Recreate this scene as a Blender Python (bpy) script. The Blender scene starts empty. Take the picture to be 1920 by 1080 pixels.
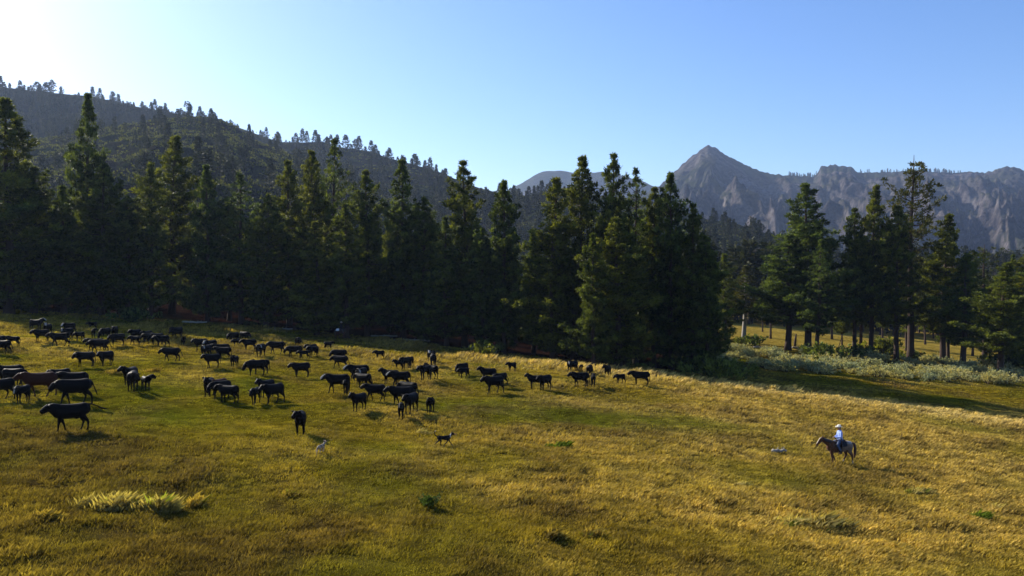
import bpy, math, random
import numpy as np
from mathutils import Vector, Matrix
R = math.radians
random.seed(7); rng = np.random.default_rng(11)
scene = bpy.context.scene
COL = scene.collection

# ------------------------------------------------------------ camera, sky, sun, exposure
HAZE = .000075
F = 1500.0                      # focal length in pixels of a 1920-wide picture
HOR = 515.0                     # picture row of the true horizon
PITCH = math.atan((540 - HOR) / F)
CAMZ = 9.8
cam = bpy.data.objects.new("camera", bpy.data.cameras.new("camera"))
COL.objects.link(cam); scene.camera = cam
cam.data.sensor_width = 36; cam.data.lens = 36 * F / 1920
cam.location = (0, 0, CAMZ); cam.rotation_euler = (math.pi / 2 - PITCH, 0, 0)
cam.data.clip_start = 0.5; cam.data.clip_end = 60000

SUN_AZ, SUN_EL = R(50), R(29.5)   # azimuth to the left of the viewing direction
sdir = Vector((-math.sin(SUN_AZ) * math.cos(SUN_EL), math.cos(SUN_AZ) * math.cos(SUN_EL), math.sin(SUN_EL)))
world = bpy.data.worlds.new("World"); scene.world = world; world.use_nodes = True
nt = world.node_tree; bg = nt.nodes["Background"]
sky = nt.nodes.new("ShaderNodeTexSky"); sky.sky_type = 'NISHITA'; sky.sun_disc = False
sky.sun_elevation = SUN_EL; sky.sun_rotation = -SUN_AZ
sky.altitude = 900; sky.air_density = 1.0; sky.dust_density = 1.35; sky.ozone_density = 3.0
hs = nt.nodes.new('ShaderNodeHueSaturation'); hs.inputs['Saturation'].default_value = 1.22; hs.inputs['Hue'].default_value = .509
nt.links.new(sky.outputs[0], hs.inputs['Color']); nt.links.new(hs.outputs[0], bg.inputs[0]); bg.inputs[1].default_value = 0.112
sun = bpy.data.objects.new("sun", bpy.data.lights.new("sun", 'SUN')); COL.objects.link(sun)
sun.data.energy = 5.0; sun.data.angle = R(0.5); sun.data.color = (1.0, 0.92, 0.77)
sun.rotation_euler = sdir.to_track_quat('Z', 'Y').to_euler()
scene.view_settings.view_transform = 'Standard'; scene.view_settings.look = 'None'
scene.view_settings.exposure = 0.87; scene.view_settings.gamma = 1
try:
    scene.cycles.volume_bounces = 0; scene.cycles.max_bounces = 5; scene.cycles.transparent_max_bounces = 6
except Exception: pass

# ------------------------------------------------------------ noise
def _hash(ix, iy, seed):
    h = (ix.astype(np.int64) * 374761393 + iy.astype(np.int64) * 668265263 + seed * 1442695) & 0xffffffff
    h = ((h ^ (h >> 13)) * 1274126177) & 0xffffffff
    return ((h ^ (h >> 16)) & 0xffff) / 65535.0
def perlin(x, y, seed=0):
    x = np.asarray(x, float); y = np.asarray(y, float)
    xi = np.floor(x); yi = np.floor(y); fx = x - xi; fy = y - yi
    u = fx * fx * fx * (fx * (fx * 6 - 15) + 10); v = fy * fy * fy * (fy * (fy * 6 - 15) + 10)
    def g(ox, oy):
        a = _hash(xi + ox, yi + oy, seed) * 2 * math.pi
        return np.cos(a) * (fx - ox) + np.sin(a) * (fy - oy)
    return ((g(0, 0) * (1 - u) + g(1, 0) * u) * (1 - v) + (g(0, 1) * (1 - u) + g(1, 1) * u) * v) * 1.5
def fbm(x, y, seed=0, o=4):
    s = 0; a = 1; t = 0
    for i in range(o):
        s = s + a * perlin(x * 2 ** i, y * 2 ** i, seed + i * 17); t += a; a *= .5
    return s / t
def ridged(x, y, seed=0, o=5):
    s = 0; a = 1; t = 0; w = 1
    for i in range(o):
        n = (1 - np.abs(perlin(x * 2 ** i, y * 2 ** i, seed + i * 31)) * 1.3); n = n * n
        s = s + a * n * w; w = np.clip(n * 1.6, 0, 1); t += a; a *= .5
    return s / t
def sstep(a, b, x):
    t = np.clip((np.asarray(x, float) - a) / (b - a), 0, 1); return t * t * (3 - 2 * t)

# ------------------------------------------------------------ mesh helpers
def mesh_np(name, V, Fc, mats=(), attrs=None, smooth=False, matidx=None):
    """V (n,3), Fc (m,k) or list of such arrays with different k"""
    me = bpy.data.meshes.new(name)
    V = np.asarray(V, np.float32)
    fl = Fc if isinstance(Fc, list) else [Fc]
    fl = [np.asarray(f, np.int32) for f in fl if len(f)]
    li = np.concatenate([f.ravel() for f in fl]); tot = np.concatenate([np.full(len(f), f.shape[1], np.int32) for f in fl])
    st = np.concatenate([[0], np.cumsum(tot)[:-1]]).astype(np.int32)
    me.vertices.add(len(V)); me.vertices.foreach_set("co", V.ravel())
    me.loops.add(len(li)); me.loops.foreach_set("vertex_index", li)
    me.polygons.add(len(tot)); me.polygons.foreach_set("loop_start", st)
    try: me.polygons.foreach_set("loop_total", tot)
    except Exception: pass
    if matidx is not None: me.polygons.foreach_set("material_index", np.asarray(matidx, np.int32))
    if smooth: me.polygons.foreach_set("use_smooth", np.ones(len(tot), bool))
    for m in mats: me.materials.append(m)
    for k, a in (attrs or {}).items():
        a = np.asarray(a, np.float32)
        if a.ndim == 1:
            at = me.attributes.new(k, 'FLOAT', 'POINT'); at.data.foreach_set("value", a)
        else:
            at = me.attributes.new(k, 'FLOAT_COLOR', 'POINT')
            if a.shape[1] == 3: a = np.concatenate([a, np.ones((len(a), 1), np.float32)], 1)
            at.data.foreach_set("color", a.ravel())
    me.update(calc_edges=True)
    return me
def link(name, me, parent=None, loc=(0, 0, 0), rz=0, sc=(1, 1, 1)):
    o = bpy.data.objects.new(name, me); COL.objects.link(o)
    o.location = loc; o.rotation_euler = (0, 0, rz); o.scale = sc
    if parent: o.parent = parent
    return o
def tag(o, label=None, cat=None, group=None, kind=None):
    if label: o['label'] = label
    if cat: o['category'] = cat
    if group: o['group'] = group
    if kind: o['kind'] = kind
    return o
class MB:
    """collects lofted closed tubes and other pieces"""
    def __init__(s): s.V = []; s.Q = []; s.T = []; s.n = 0
    def add(s, V, Q=(), T=()):
        V = np.asarray(V, float).reshape(-1, 3)
        if len(Q): s.Q.append(np.asarray(Q) + s.n)
        if len(T): s.T.append(np.asarray(T) + s.n)
        s.V.append(V); s.n += len(V)
    def loft(s, pts, rad, n=10, ref=(0, 0, 1), cap=.5):
        """pts: path; rad: (side, up) half sizes per point; closed with domed ends"""
        P = [Vector(p) for p in pts]; ref = Vector(ref); rings = []
        rad = [(r, r) if not isinstance(r, (tuple, list)) else r for r in rad]
        m = len(P)
        T = [(P[min(i + 1, m - 1)] - P[max(i - 1, 0)]).normalized() for i in range(m)]
        items = [(P[i], T[i], rad[i][0], rad[i][1]) for i in range(m)]
        if cap:
            a = items[0]; b = items[-1]; ra = min(a[2], a[3]) * cap; rb = min(b[2], b[3]) * cap
            items = [(a[0] - a[1] * ra, a[1], a[2] * .55, a[3] * .55)] + items + [(b[0] + b[1] * rb, b[1], b[2] * .55, b[3] * .55)]
        V = []
        for p, t, ra, rb in items:
            side = t.cross(ref)
            if side.length < 1e-4: side = t.cross(Vector((1, 0, 0)))
            side.normalize(); up = side.cross(t).normalized()
            for k in range(n):
                an = 2 * math.pi * k / n
                V.append(tuple(p + side * (math.cos(an) * ra) + up * (math.sin(an) * rb)))
        r = len(items); Q = [(i * n + k, i * n + (k + 1) % n, (i + 1) * n + (k + 1) % n, (i + 1) * n + k) for i in range(r - 1) for k in range(n)]
        c0 = len(V); V.append(tuple(items[0][0])); V.append(tuple(items[-1][0]))
        T3 = [(c0, (k + 1) % n, k) for k in range(n)] + [(c0 + 1, (r - 1) * n + k, (r - 1) * n + (k + 1) % n) for k in range(n)]
        s.add(V, Q, T3); return s
    def mesh(s, name, mats=(), smooth=True, attrs=None):
        V = np.concatenate(s.V); f = []
        if s.Q: f.append(np.concatenate(s.Q))
        if s.T: f.append(np.concatenate(s.T))
        return mesh_np(name, V, f, mats, attrs, smooth)
def remeshed(mb, name, mats, voxel=.03, it=2, paint=None):
    """melts the lofted pieces into ONE continuous skin"""
    o = link("tmp", mb.mesh("tmp", ()))
    m = o.modifiers.new("r", 'REMESH'); m.mode = 'VOXEL'; m.voxel_size = voxel; m.use_smooth_shade = True
    if it:
        k = o.modifiers.new("s", 'SMOOTH'); k.iterations = it; k.factor = .5
    dg = bpy.context.evaluated_depsgraph_get()
    me = bpy.data.meshes.new_from_object(o.evaluated_get(dg)); me.name = name
    bpy.data.objects.remove(o)
    me.materials.clear()
    for x in mats: me.materials.append(x)
    for p in me.polygons: p.use_smooth = True
    if paint:
        co = np.empty(len(me.vertices) * 3, np.float32); me.vertices.foreach_get("co", co); co = co.reshape(-1, 3)
        c = np.asarray(paint(co), np.float32); c = np.concatenate([c, np.ones((len(c), 1), np.float32)], 1)
        at = me.attributes.new("tint", 'FLOAT_COLOR', 'POINT'); at.data.foreach_set("color", c.ravel())
    return me

# ------------------------------------------------------------ materials
def newmat(name):
    m = bpy.data.materials.new(name); m.use_nodes = True; t = m.node_tree
    return m, t, t.nodes["Principled BSDF"], t.nodes["Material Output"]
def mixrgb(t, a, b, fac, mode='MIX'):
    n = t.nodes.new("ShaderNodeMix"); n.data_type = 'RGBA'; n.blend_type = mode
    for s, v in ((n.inputs[6], a), (n.inputs[7], b), (n.inputs[0], fac)):
        if hasattr(v, 'links'): t.links.new(v, s)
        elif isinstance(v, (tuple, list)): s.default_value = (*v[:3], 1)
        else: s.default_value = v
    return n.outputs[2]
def noise(t, scale, detail=4, rough=.6, vec=None, coord='Object'):
    n = t.nodes.new("ShaderNodeTexNoise"); n.inputs['Scale'].default_value = scale
    n.inputs['Detail'].default_value = detail; n.inputs['Roughness'].default_value = rough
    if vec is None:
        tc = t.nodes.new("ShaderNodeTexCoord"); vec = tc.outputs[coord]
    t.links.new(vec, n.inputs['Vector']); return n.outputs[0]
def ramp(t, src, lo, hi):
    n = t.nodes.new("ShaderNodeMapRange"); n.inputs[1].default_value = lo; n.inputs[2].default_value = hi
    n.clamp = True; t.links.new(src, n.inputs[0]); return n.outputs[0]
def attr(t, name, out='Color'):
    n = t.nodes.new("ShaderNodeAttribute"); n.attribute_name = name; return n.outputs[out]
def bump(t, p, src, strength, dist):
    b = t.nodes.new("ShaderNodeBump"); b.inputs['Strength'].default_value = strength; b.inputs['Distance'].default_value = dist
    t.links.new(src, b.inputs['Height']); t.links.new(b.outputs[0], p.inputs['Normal'])
def translucent(t, p, out, col, fac):
    tr = t.nodes.new("ShaderNodeBsdfTranslucent"); mx = t.nodes.new("ShaderNodeMixShader"); mx.inputs[0].default_value = fac
    if hasattr(col, 'links'): t.links.new(col, tr.inputs[0])
    else: tr.inputs[0].default_value = (*col, 1)
    t.links.new(p.outputs[0], mx.inputs[1]); t.links.new(tr.outputs[0], mx.inputs[2]); t.links.new(mx.outputs[0], out.inputs[0])

def m_simple(name, col, rough=.7, var=.25, scale=20, sheen=0, metal=0):
    m, t, p, o = newmat(name)
    n = noise(t, scale); c = mixrgb(t, tuple(x * (1 - var) for x in col), tuple(min(1, x * (1 + var)) for x in col), n)
    t.links.new(c, p.inputs['Base Color']); p.inputs['Roughness'].default_value = rough; p.inputs['Metallic'].default_value = metal
    if sheen: p.inputs['Sheen Weight'].default_value = sheen
    return m
def m_ground():
    m, t, p, o = newmat("ground")
    c = attr(t, "tint"); n1 = noise(t, .9, 6, .7); n2 = noise(t, 5, 5, .75)
    c = mixrgb(t, c, (.45, .42, .4), ramp(t, n1, .42, .62), 'MULTIPLY')
    c = mixrgb(t, c, (1.35, 1.3, 1.1), ramp(t, n2, .45, .7), 'MULTIPLY')
    t.links.new(c, p.inputs['Base Color']); p.inputs['Roughness'].default_value = .95; p.inputs['Specular IOR Level'].default_value = 0
    bump(t, p, n2, .8, .25); return m
def m_blade(name, tr=.45):
    m, t, p, o = newmat(name)
    c = attr(t, "tint"); t.links.new(c, p.inputs['Base Color']); p.inputs['Roughness'].default_value = .6
    p.inputs['Specular IOR Level'].default_value = .05
    translucent(t, p, o, mixrgb(t, c, (1.25, 1.2, .5), 1.0, 'MULTIPLY'), tr); return m
def m_foliage(name, dark, light, tr=.25, rough=.5):
    m, t, p, o = newmat(name)
    v = attr(t, "rnd", 'Fac'); oi = t.nodes.new("ShaderNodeObjectInfo")
    c = mixrgb(t, dark, light, v)
    c = mixrgb(t, c, mixrgb(t, (.8, .9, 1.05), (1.2, 1.05, .75), oi.outputs['Random']), 1.0, 'MULTIPLY')
    t.links.new(c, p.inputs['Base Color']); p.inputs['Roughness'].default_value = rough; p.inputs['Specular IOR Level'].default_value = .12
    translucent(t, p, o, mixrgb(t, c, (1.3, 1.2, .5), 1.0, 'MULTIPLY'), tr); return m
def m_bark(name, a, b):
    m, t, p, o = newmat(name)
    tc = t.nodes.new("ShaderNodeTexCoord"); mp = t.nodes.new("ShaderNodeMapping"); mp.inputs['Scale'].default_value = (5, 5, .9)
    t.links.new(tc.outputs['Object'], mp.inputs[0]); n = noise(t, 1.6, 6, .7, mp.outputs[0])
    t.links.new(mixrgb(t, a, b, ramp(t, n, .35, .65)), p.inputs['Base Color']); p.inputs['Roughness'].default_value = .9
    bump(t, p, n, .7, .06); return m
def m_hill():
    m, t, p, o = newmat("hill_brush_cover")
    n1 = noise(t, .02, 6, .65); n2 = noise(t, .09, 5, .7); n3 = noise(t, .35, 4, .7)
    c = mixrgb(t, (.020, .017, .013), (.013, .018, .007), ramp(t, n1, .42, .58))
    c = mixrgb(t, c, (.035, .042, .010), ramp(t, n2, .52, .66))
    c = mixrgb(t, c, (.35, .35, .38), ramp(t, n3, .5, .7), 'MULTIPLY')
    t.links.new(c, p.inputs['Base Color']); p.inputs['Roughness'].default_value = .95; p.inputs['Specular IOR Level'].default_value = 0
    bump(t, p, n2, 1, 5); return m
def m_mountain():
    m, t, p, o = newmat("mountain_rock")
    n1 = noise(t, .0030, 7, .62); n2 = noise(t, .012, 7, .72); n3 = noise(t, .05, 5, .75)
    c = mixrgb(t, (.026, .022, .024), (.22, .195, .19), ramp(t, n2, .43, .74))
    sh = mixrgb(t, (.025, .032, .016), (.05, .05, .022), n3)
    geo = t.nodes.new("ShaderNodeNewGeometry"); sx = t.nodes.new("ShaderNodeSeparateXYZ"); t.links.new(geo.outputs['Normal'], sx.inputs[0])
    mul = t.nodes.new("ShaderNodeMath"); mul.operation = 'MULTIPLY'
    t.links.new(ramp(t, sx.outputs[2], .45, .8), mul.inputs[0]); t.links.new(ramp(t, n1, .44, .58), mul.inputs[1])
    c = mixrgb(t, c, sh, mul.outputs[0])
    c = mixrgb(t, c, (.3, .3, .33), ramp(t, n3, .50, .66), 'MULTIPLY')
    t.links.new(c, p.inputs['Base Color']); p.inputs['Roughness'].default_value = .95; p.inputs['Specular IOR Level'].default_value = 0
    bump(t, p, mixrgb(t, n2, n3, .3), 1, 45); return m
def m_coat(name, rough=.42, sheen=.25):
    m, t, p, o = newmat(name); c = attr(t, "tint"); n = noise(t, 14, 4)
    t.links.new(mixrgb(t, c, mixrgb(t, (.7, .7, .7), (1.3, 1.3, 1.3), n), 1.0, 'MULTIPLY'), p.inputs['Base Color'])
    p.inputs['Roughness'].default_value = rough; p.inputs['Specular IOR Level'].default_value = .06; p.inputs['Sheen Weight'].default_value = sheen; bump(t, p, noise(t, 60, 3), .2, .01); return m

# ------------------------------------------------------------ terrain
def soft(X, lo, hi, w):
    X = np.asarray(X, float)
    return np.where(X > hi, hi + w * np.tanh((X - hi) / w), np.where(X < lo, lo - w * np.tanh((lo - X) / w), X))
def gz(X, Y, micro=True):
    X = np.asarray(X, float); Y = np.asarray(Y, float)
    z = -.08 * soft(X, -110, 150, 90) - 1.5 * sstep(78, 116, Y) * (1 - sstep(18, 45, X))
    near = 1 - sstep(130, 400, np.hypot(X, Y))
    if micro: z = z + near * (.24 * perlin(X / 9, Y / 9, 3) + .13 * perlin(X / 3.1, Y / 2.6, 5))
    return z
def ray(px, py):
    a = (px - 960) / F; b = -(py - 540) / F
    return a, math.cos(PITCH) + b * math.sin(PITCH), -math.sin(PITCH) + b * math.cos(PITCH)   # x, y, z
def hit(px, py, dmax=900):
    """ground point under picture position"""
    dx, dy, dz = ray(px, py); s0 = 12.0; s = s0; last = CAMZ
    while s < dmax:
        h = CAMZ + dz * s - float(gz(dx * s, dy * s, False))
        if h <= 0:
            lo, hi = s0, s
            for _ in range(20):
                mid = (lo + hi) / 2
                if CAMZ + dz * mid - float(gz(dx * mid, dy * mid, False)) > 0: lo = mid
                else: hi = mid
            s = (lo + hi) / 2; break
        s0 = s; s *= 1.02
    x, y = dx * s, dy * s
    return x, y, float(gz(x, y)), s
def topx(x, y, z):
    """world to picture, for culling"""
    zz = z - CAMZ; d = y * math.cos(PITCH) - zz * math.sin(PITCH); u = y * math.sin(PITCH) + zz * math.cos(PITCH)
    return 960 + F * x / d, 540 - F * u / d

TL = [(-600, 560), (0, 583), (200, 590), (400, 604), (600, 624), (700, 634), (850, 655), (1000, 671), (1100, 681), (1200, 690), (1335, 699)]
tl_pts = [hit(*p)[:2] for p in TL]
def tree_line_y(X): return np.interp(X, [p[0] for p in tl_pts], [p[1] for p in tl_pts])
HOT = [(*hit(px_, py_)[:2], r_, sv_, rv_) for px_, py_, r_, sv_, rv_ in [(1560, 1000, 5, .6, -.2), (1380, 960, 3.5, .4, 0), (1250, 890, 4, .5, -.1), (1050, 900, 4, .3, 0), (1800, 930, 5, .4, 0), (640, 700, 8, -.3, -.4), (470, 760, 6, -.2, -.4),
    (90, 870, 5, -.1, .5), (250, 870, 4, 0, .45), (430, 1010, 4, -.1, .35), (640, 1000, 4, .2, .1), (1330, 700, 9, .4, .1), (1500, 760, 10, .35, .1), (1800, 830, 8, .3, .1), (700, 675, 6, .5, -.3), (480, 650, 9, .1, .5), (1100, 760, 10, .0, .25), (960, 830, 4, 0, .3), (150, 990, 4, 0, .45), (40, 820, 6, 0, .4), (300, 1040, 4, 0, .35), (760, 960, 4, 0, .25), (1150, 1000, 4, .1, .2), (1700, 880, 6, .1, .25)]]
def patches(X, Y):
    """straw 0..1, russet 0..1, lush 0..1 at a place in the meadow"""
    a = fbm(X / 11, Y / 11, 21, 4); b = fbm(X / 5 + 9, Y / 7, 41, 4); c = fbm(X / 17, Y / 13, 61, 3)
    tl = tree_line_y(X)
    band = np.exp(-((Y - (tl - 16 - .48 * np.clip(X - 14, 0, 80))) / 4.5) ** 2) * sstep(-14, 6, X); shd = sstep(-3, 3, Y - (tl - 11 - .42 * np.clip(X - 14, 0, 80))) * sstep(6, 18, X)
    straw = np.clip(.27 - .6 * shd + 1.5 * a + .75 * band + .38 * sstep(0, 25, X) - .30 * np.exp(-((X + 18) / 22) ** 2 - ((Y - 58) / 22) ** 2), 0, 1)  # shd cuts straw along the pines' shadow strip, painting part of its shade
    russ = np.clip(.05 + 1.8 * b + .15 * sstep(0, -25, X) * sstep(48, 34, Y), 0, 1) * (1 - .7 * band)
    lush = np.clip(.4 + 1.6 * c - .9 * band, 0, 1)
    for hx_, hy_, hr_, sv, rv in HOT:
        g_ = np.exp(-(((X - hx_) / hr_) ** 2 + ((Y - hy_) / (hr_ * 1.1)) ** 2)); straw = np.clip(straw + sv * g_, 0, 1); russ = np.clip(russ + rv * g_, 0, 1); lush = lush * (1 - .6 * g_ * (sv > 0))
    return straw, russ, lush, band
GREEN = np.array((.115, .125, .005)); OLIVE = np.array((.190, .142, .010)); STRAW = np.array((.37, .26, .07)); TAN = np.array((.50, .39, .17)); RUS = np.array((.105, .070, .022))
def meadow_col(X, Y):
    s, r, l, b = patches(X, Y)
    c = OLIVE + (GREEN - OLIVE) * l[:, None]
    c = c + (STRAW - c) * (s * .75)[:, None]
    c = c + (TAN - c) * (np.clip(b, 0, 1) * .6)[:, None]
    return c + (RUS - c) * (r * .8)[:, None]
def axis(lo, hi, step, far, k):
    mid = np.arange(lo, hi + step, step); o = []; d = step; x = mid[-1]
    while x < far: d *= k; x += d; o.append(x)
    o2 = []; d = step; x = mid[0]
    while x > -far: d *= k; x -= d; o2.append(x)
    return np.concatenate([o2[::-1], mid, o])
M_GROUND = m_ground()
ax = axis(-85, 120, .7, 4700, 1.14); ay = axis(18, 150, .7, 4700, 1.14)
GX, GY = np.meshgrid(ax, ay); gx = GX.ravel(); gy = GY.ravel()
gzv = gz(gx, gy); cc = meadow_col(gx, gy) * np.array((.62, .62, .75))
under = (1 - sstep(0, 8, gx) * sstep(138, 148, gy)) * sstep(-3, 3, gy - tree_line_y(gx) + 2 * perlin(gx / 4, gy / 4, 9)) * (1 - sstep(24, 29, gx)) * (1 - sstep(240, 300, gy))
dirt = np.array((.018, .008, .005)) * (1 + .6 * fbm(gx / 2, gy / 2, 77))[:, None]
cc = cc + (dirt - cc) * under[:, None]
farm = sstep(135, 165, gy) * sstep(-2, 6, gx)
cc = cc + (np.array((.26, .19, .035)) * (1 + .5 * fbm(gx / 30, gy / 9, 78))[:, None] - cc) * farm[:, None]
far = sstep(330, 420, np.hypot(gx, gy)); cc = cc + (np.array((.07, .065, .03)) - cc) * far[:, None]
nx, ny = len(ax), len(ay); ii = np.arange(nx * ny).reshape(ny, nx)
q = np.stack([ii[:-1, :-1], ii[:-1, 1:], ii[1:, 1:], ii[1:, :-1]], -1).reshape(-1, 4)
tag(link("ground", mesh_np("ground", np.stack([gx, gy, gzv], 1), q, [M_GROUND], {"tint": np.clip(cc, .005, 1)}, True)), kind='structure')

# ridges and mountains: height sheets under a measured skyline
class Ridge:
    def __init__(s, name, mat, prof, dist, foot, zf, amp, scale, seed, x0, x1, step, rows, shape=1.2, spur=0, gul=0):
        s.gul = gul
        s.prof = prof; s.dist = dist; s.foot = foot; s.zf = zf; s.amp = amp; s.sc = scale; s.seed = seed; s.shape = shape; s.spur = spur
        us = np.arange(x0, x1 + step, step); ts = np.concatenate([np.linspace(0, 1, rows), 1 + np.linspace(.02, .25, max(6, rows // 8))])
        U, T = np.meshgrid(us, ts); X, Y, Z = s.at(U.ravel(), T.ravel())
        n, m = len(us), len(ts); ii = np.arange(n * m).reshape(m, n)
        q = np.stack([ii[:-1, :-1], ii[:-1, 1:], ii[1:, 1:], ii[1:, :-1]], -1).reshape(-1, 4)
        tag(link(name, mesh_np(name, np.stack([X, Y, Z], 1), q, [mat], None, True)), kind='structure')
    def at(s, U, T):
        U = np.asarray(U, float); T = np.asarray(T, float)
        py = np.interp(U, [p[0] for p in s.prof], [p[1] for p in s.prof])
        Dc = np.interp(U, [p[0] for p in s.dist], [p[1] for p in s.dist])
        zc = CAMZ + (HOR - py) / F * Dc; Y = s.foot + (Dc - s.foot) * T; X = (U - 960) / F * Y
        t = np.clip(T, 0, 1); h = t ** s.shape
        w = np.clip(t * 5, 0, 1) * np.clip((1 - t) * 1.6, 0, 1) ** 1.1
        sp = s.spur * perlin((U + 260 * T) / 130, T * 1.3, s.seed + 5) * w
        Z = s.zf + (zc - s.zf) * h
        Z = Z + w * s.amp * (ridged(X / s.sc, Y / s.sc, s.seed) - .55) + sp
        if s.gul:
            Z = Z + np.clip(t * 1.5, 0, 1) * (5 * perlin(U / 7, T * 9, 81) + 4 * np.abs(perlin(U / 15, T * 5, 82)))
            q_ = U + 150 * T * np.where(U < 1330, -1.5, 1.5) + 30 * perlin(U / 70, T * 3, 3); wr = np.clip(t * 3, 0, 1) * np.clip((1 - t) * 2.2, 0, 1)
            Z = Z + wr * s.gul * ((ridged(q_ / 150, T * 1.2, 71, 2) - .5) + .34 * (ridged(q_ / 52 + 3, T * 3.0 + 2, 72, 3) - .5) + .48 * fbm(q_ / 14, T * 16, 73, 4))
        Z = Z + np.clip(1.15 - t, 0, 1) * s.amp * .25 * (ridged(X / (s.sc * .22), Y / (s.sc * .30), s.seed + 3, 4) - .5) * np.clip(t * 5, 0, 1) + .012 * s.amp * perlin(X / (s.sc * .05), Y / (s.sc * .05), s.seed + 4)
        Z = np.where(T > 1, Z - (zc - s.zf) * (T - 1) * 2.2, Z)
        return X, Y, Z
M_HILL = m_hill(); M_MTN = m_mountain()
MT = [(700, 420), (1000, 400), (1150, 376), (1200, 367), (1218, 358), (1237, 349), (1264, 324), (1279, 309), (1305, 287), (1318, 277), (1327, 272), (1342, 279), (1361, 292), (1395, 309), (1420, 319), (1444, 327), (1481, 330),
      (1524, 332), (1534, 322), (1539, 311), (1548, 312), (1556, 310), (1572, 312), (1586, 314), (1595, 313), (1601, 320), (1612, 324), (1650, 324), (1717, 321), (1785, 325), (1815, 322), (1834, 325), (1856, 322), (1872, 316), (1886, 313), (1905, 316), (1920, 321), (2000, 330), (2200, 320), (2600, 350)]
RIDGE_M = Ridge("mountain", M_MTN, MT, [(600, 3300), (1300, 3100), (1600, 3300), (2500, 3300)], 1300, -20, 120, 520, 5, 700, 2600, 2.6, 330, .95, 40, gul=95)
Ridge("distant_mountain", M_MTN, [(700, 420), (900, 385), (960, 353), (985, 340), (1000, 330), (1018, 321), (1045, 320), (1055, 322), (1090, 326), (1130, 322), (1180, 332), (1225, 349), (1300, 370), (1500, 400)],
      [(600, 4300), (1500, 4300)], 2900, -20, 260, 800, 9, 700, 1500, 5, 90, 1.0, 60)
HB = [(-900, 60), (-500, 110), (-200, 150), (0, 164), (111, 176), (178, 182), (239, 197), (361, 219), (440, 236), (483, 252), (525, 267), (560, 267), (605, 267), (630, 276), (705, 285), (719, 294), (769, 307), (830, 325), (855, 336), (900, 353),
      (934, 362), (991, 367), (1026, 358), (1080, 362), (1160, 370), (1212, 374), (1270, 392), (1331, 413), (1369, 416), (1410, 430), (1462, 444), (1520, 462), (1600, 480), (1800, 492), (2000, 500), (2600, 505)]
hillB = Ridge("hill", M_HILL, HB, [(-900, 1150), (700, 1100), (1000, 850), (1250, 800), (1600, 760), (2600, 760)], 380, -10, 26, 150, 13, -900, 2600, 6, 110, 1.05, 14)
HA = [(-900, 430), (-300, 345), (-60, 300), (30, 280), (67, 263), (139, 252), (208, 241), (292, 227), (361, 219), (417, 224), (444, 238), (472, 262), (525, 282), (620, 325), (700, 362), (800, 405), (900, 440), (1050, 470), (1300, 505)]
hillA = Ridge("hillside", M_HILL, HA, [(-900, 640), (300, 660), (450, 690), (900, 620), (1300, 560)], 215, 0, 20, 90, 17, -900, 1300, 6, 90, 1.0, 9)
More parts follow.
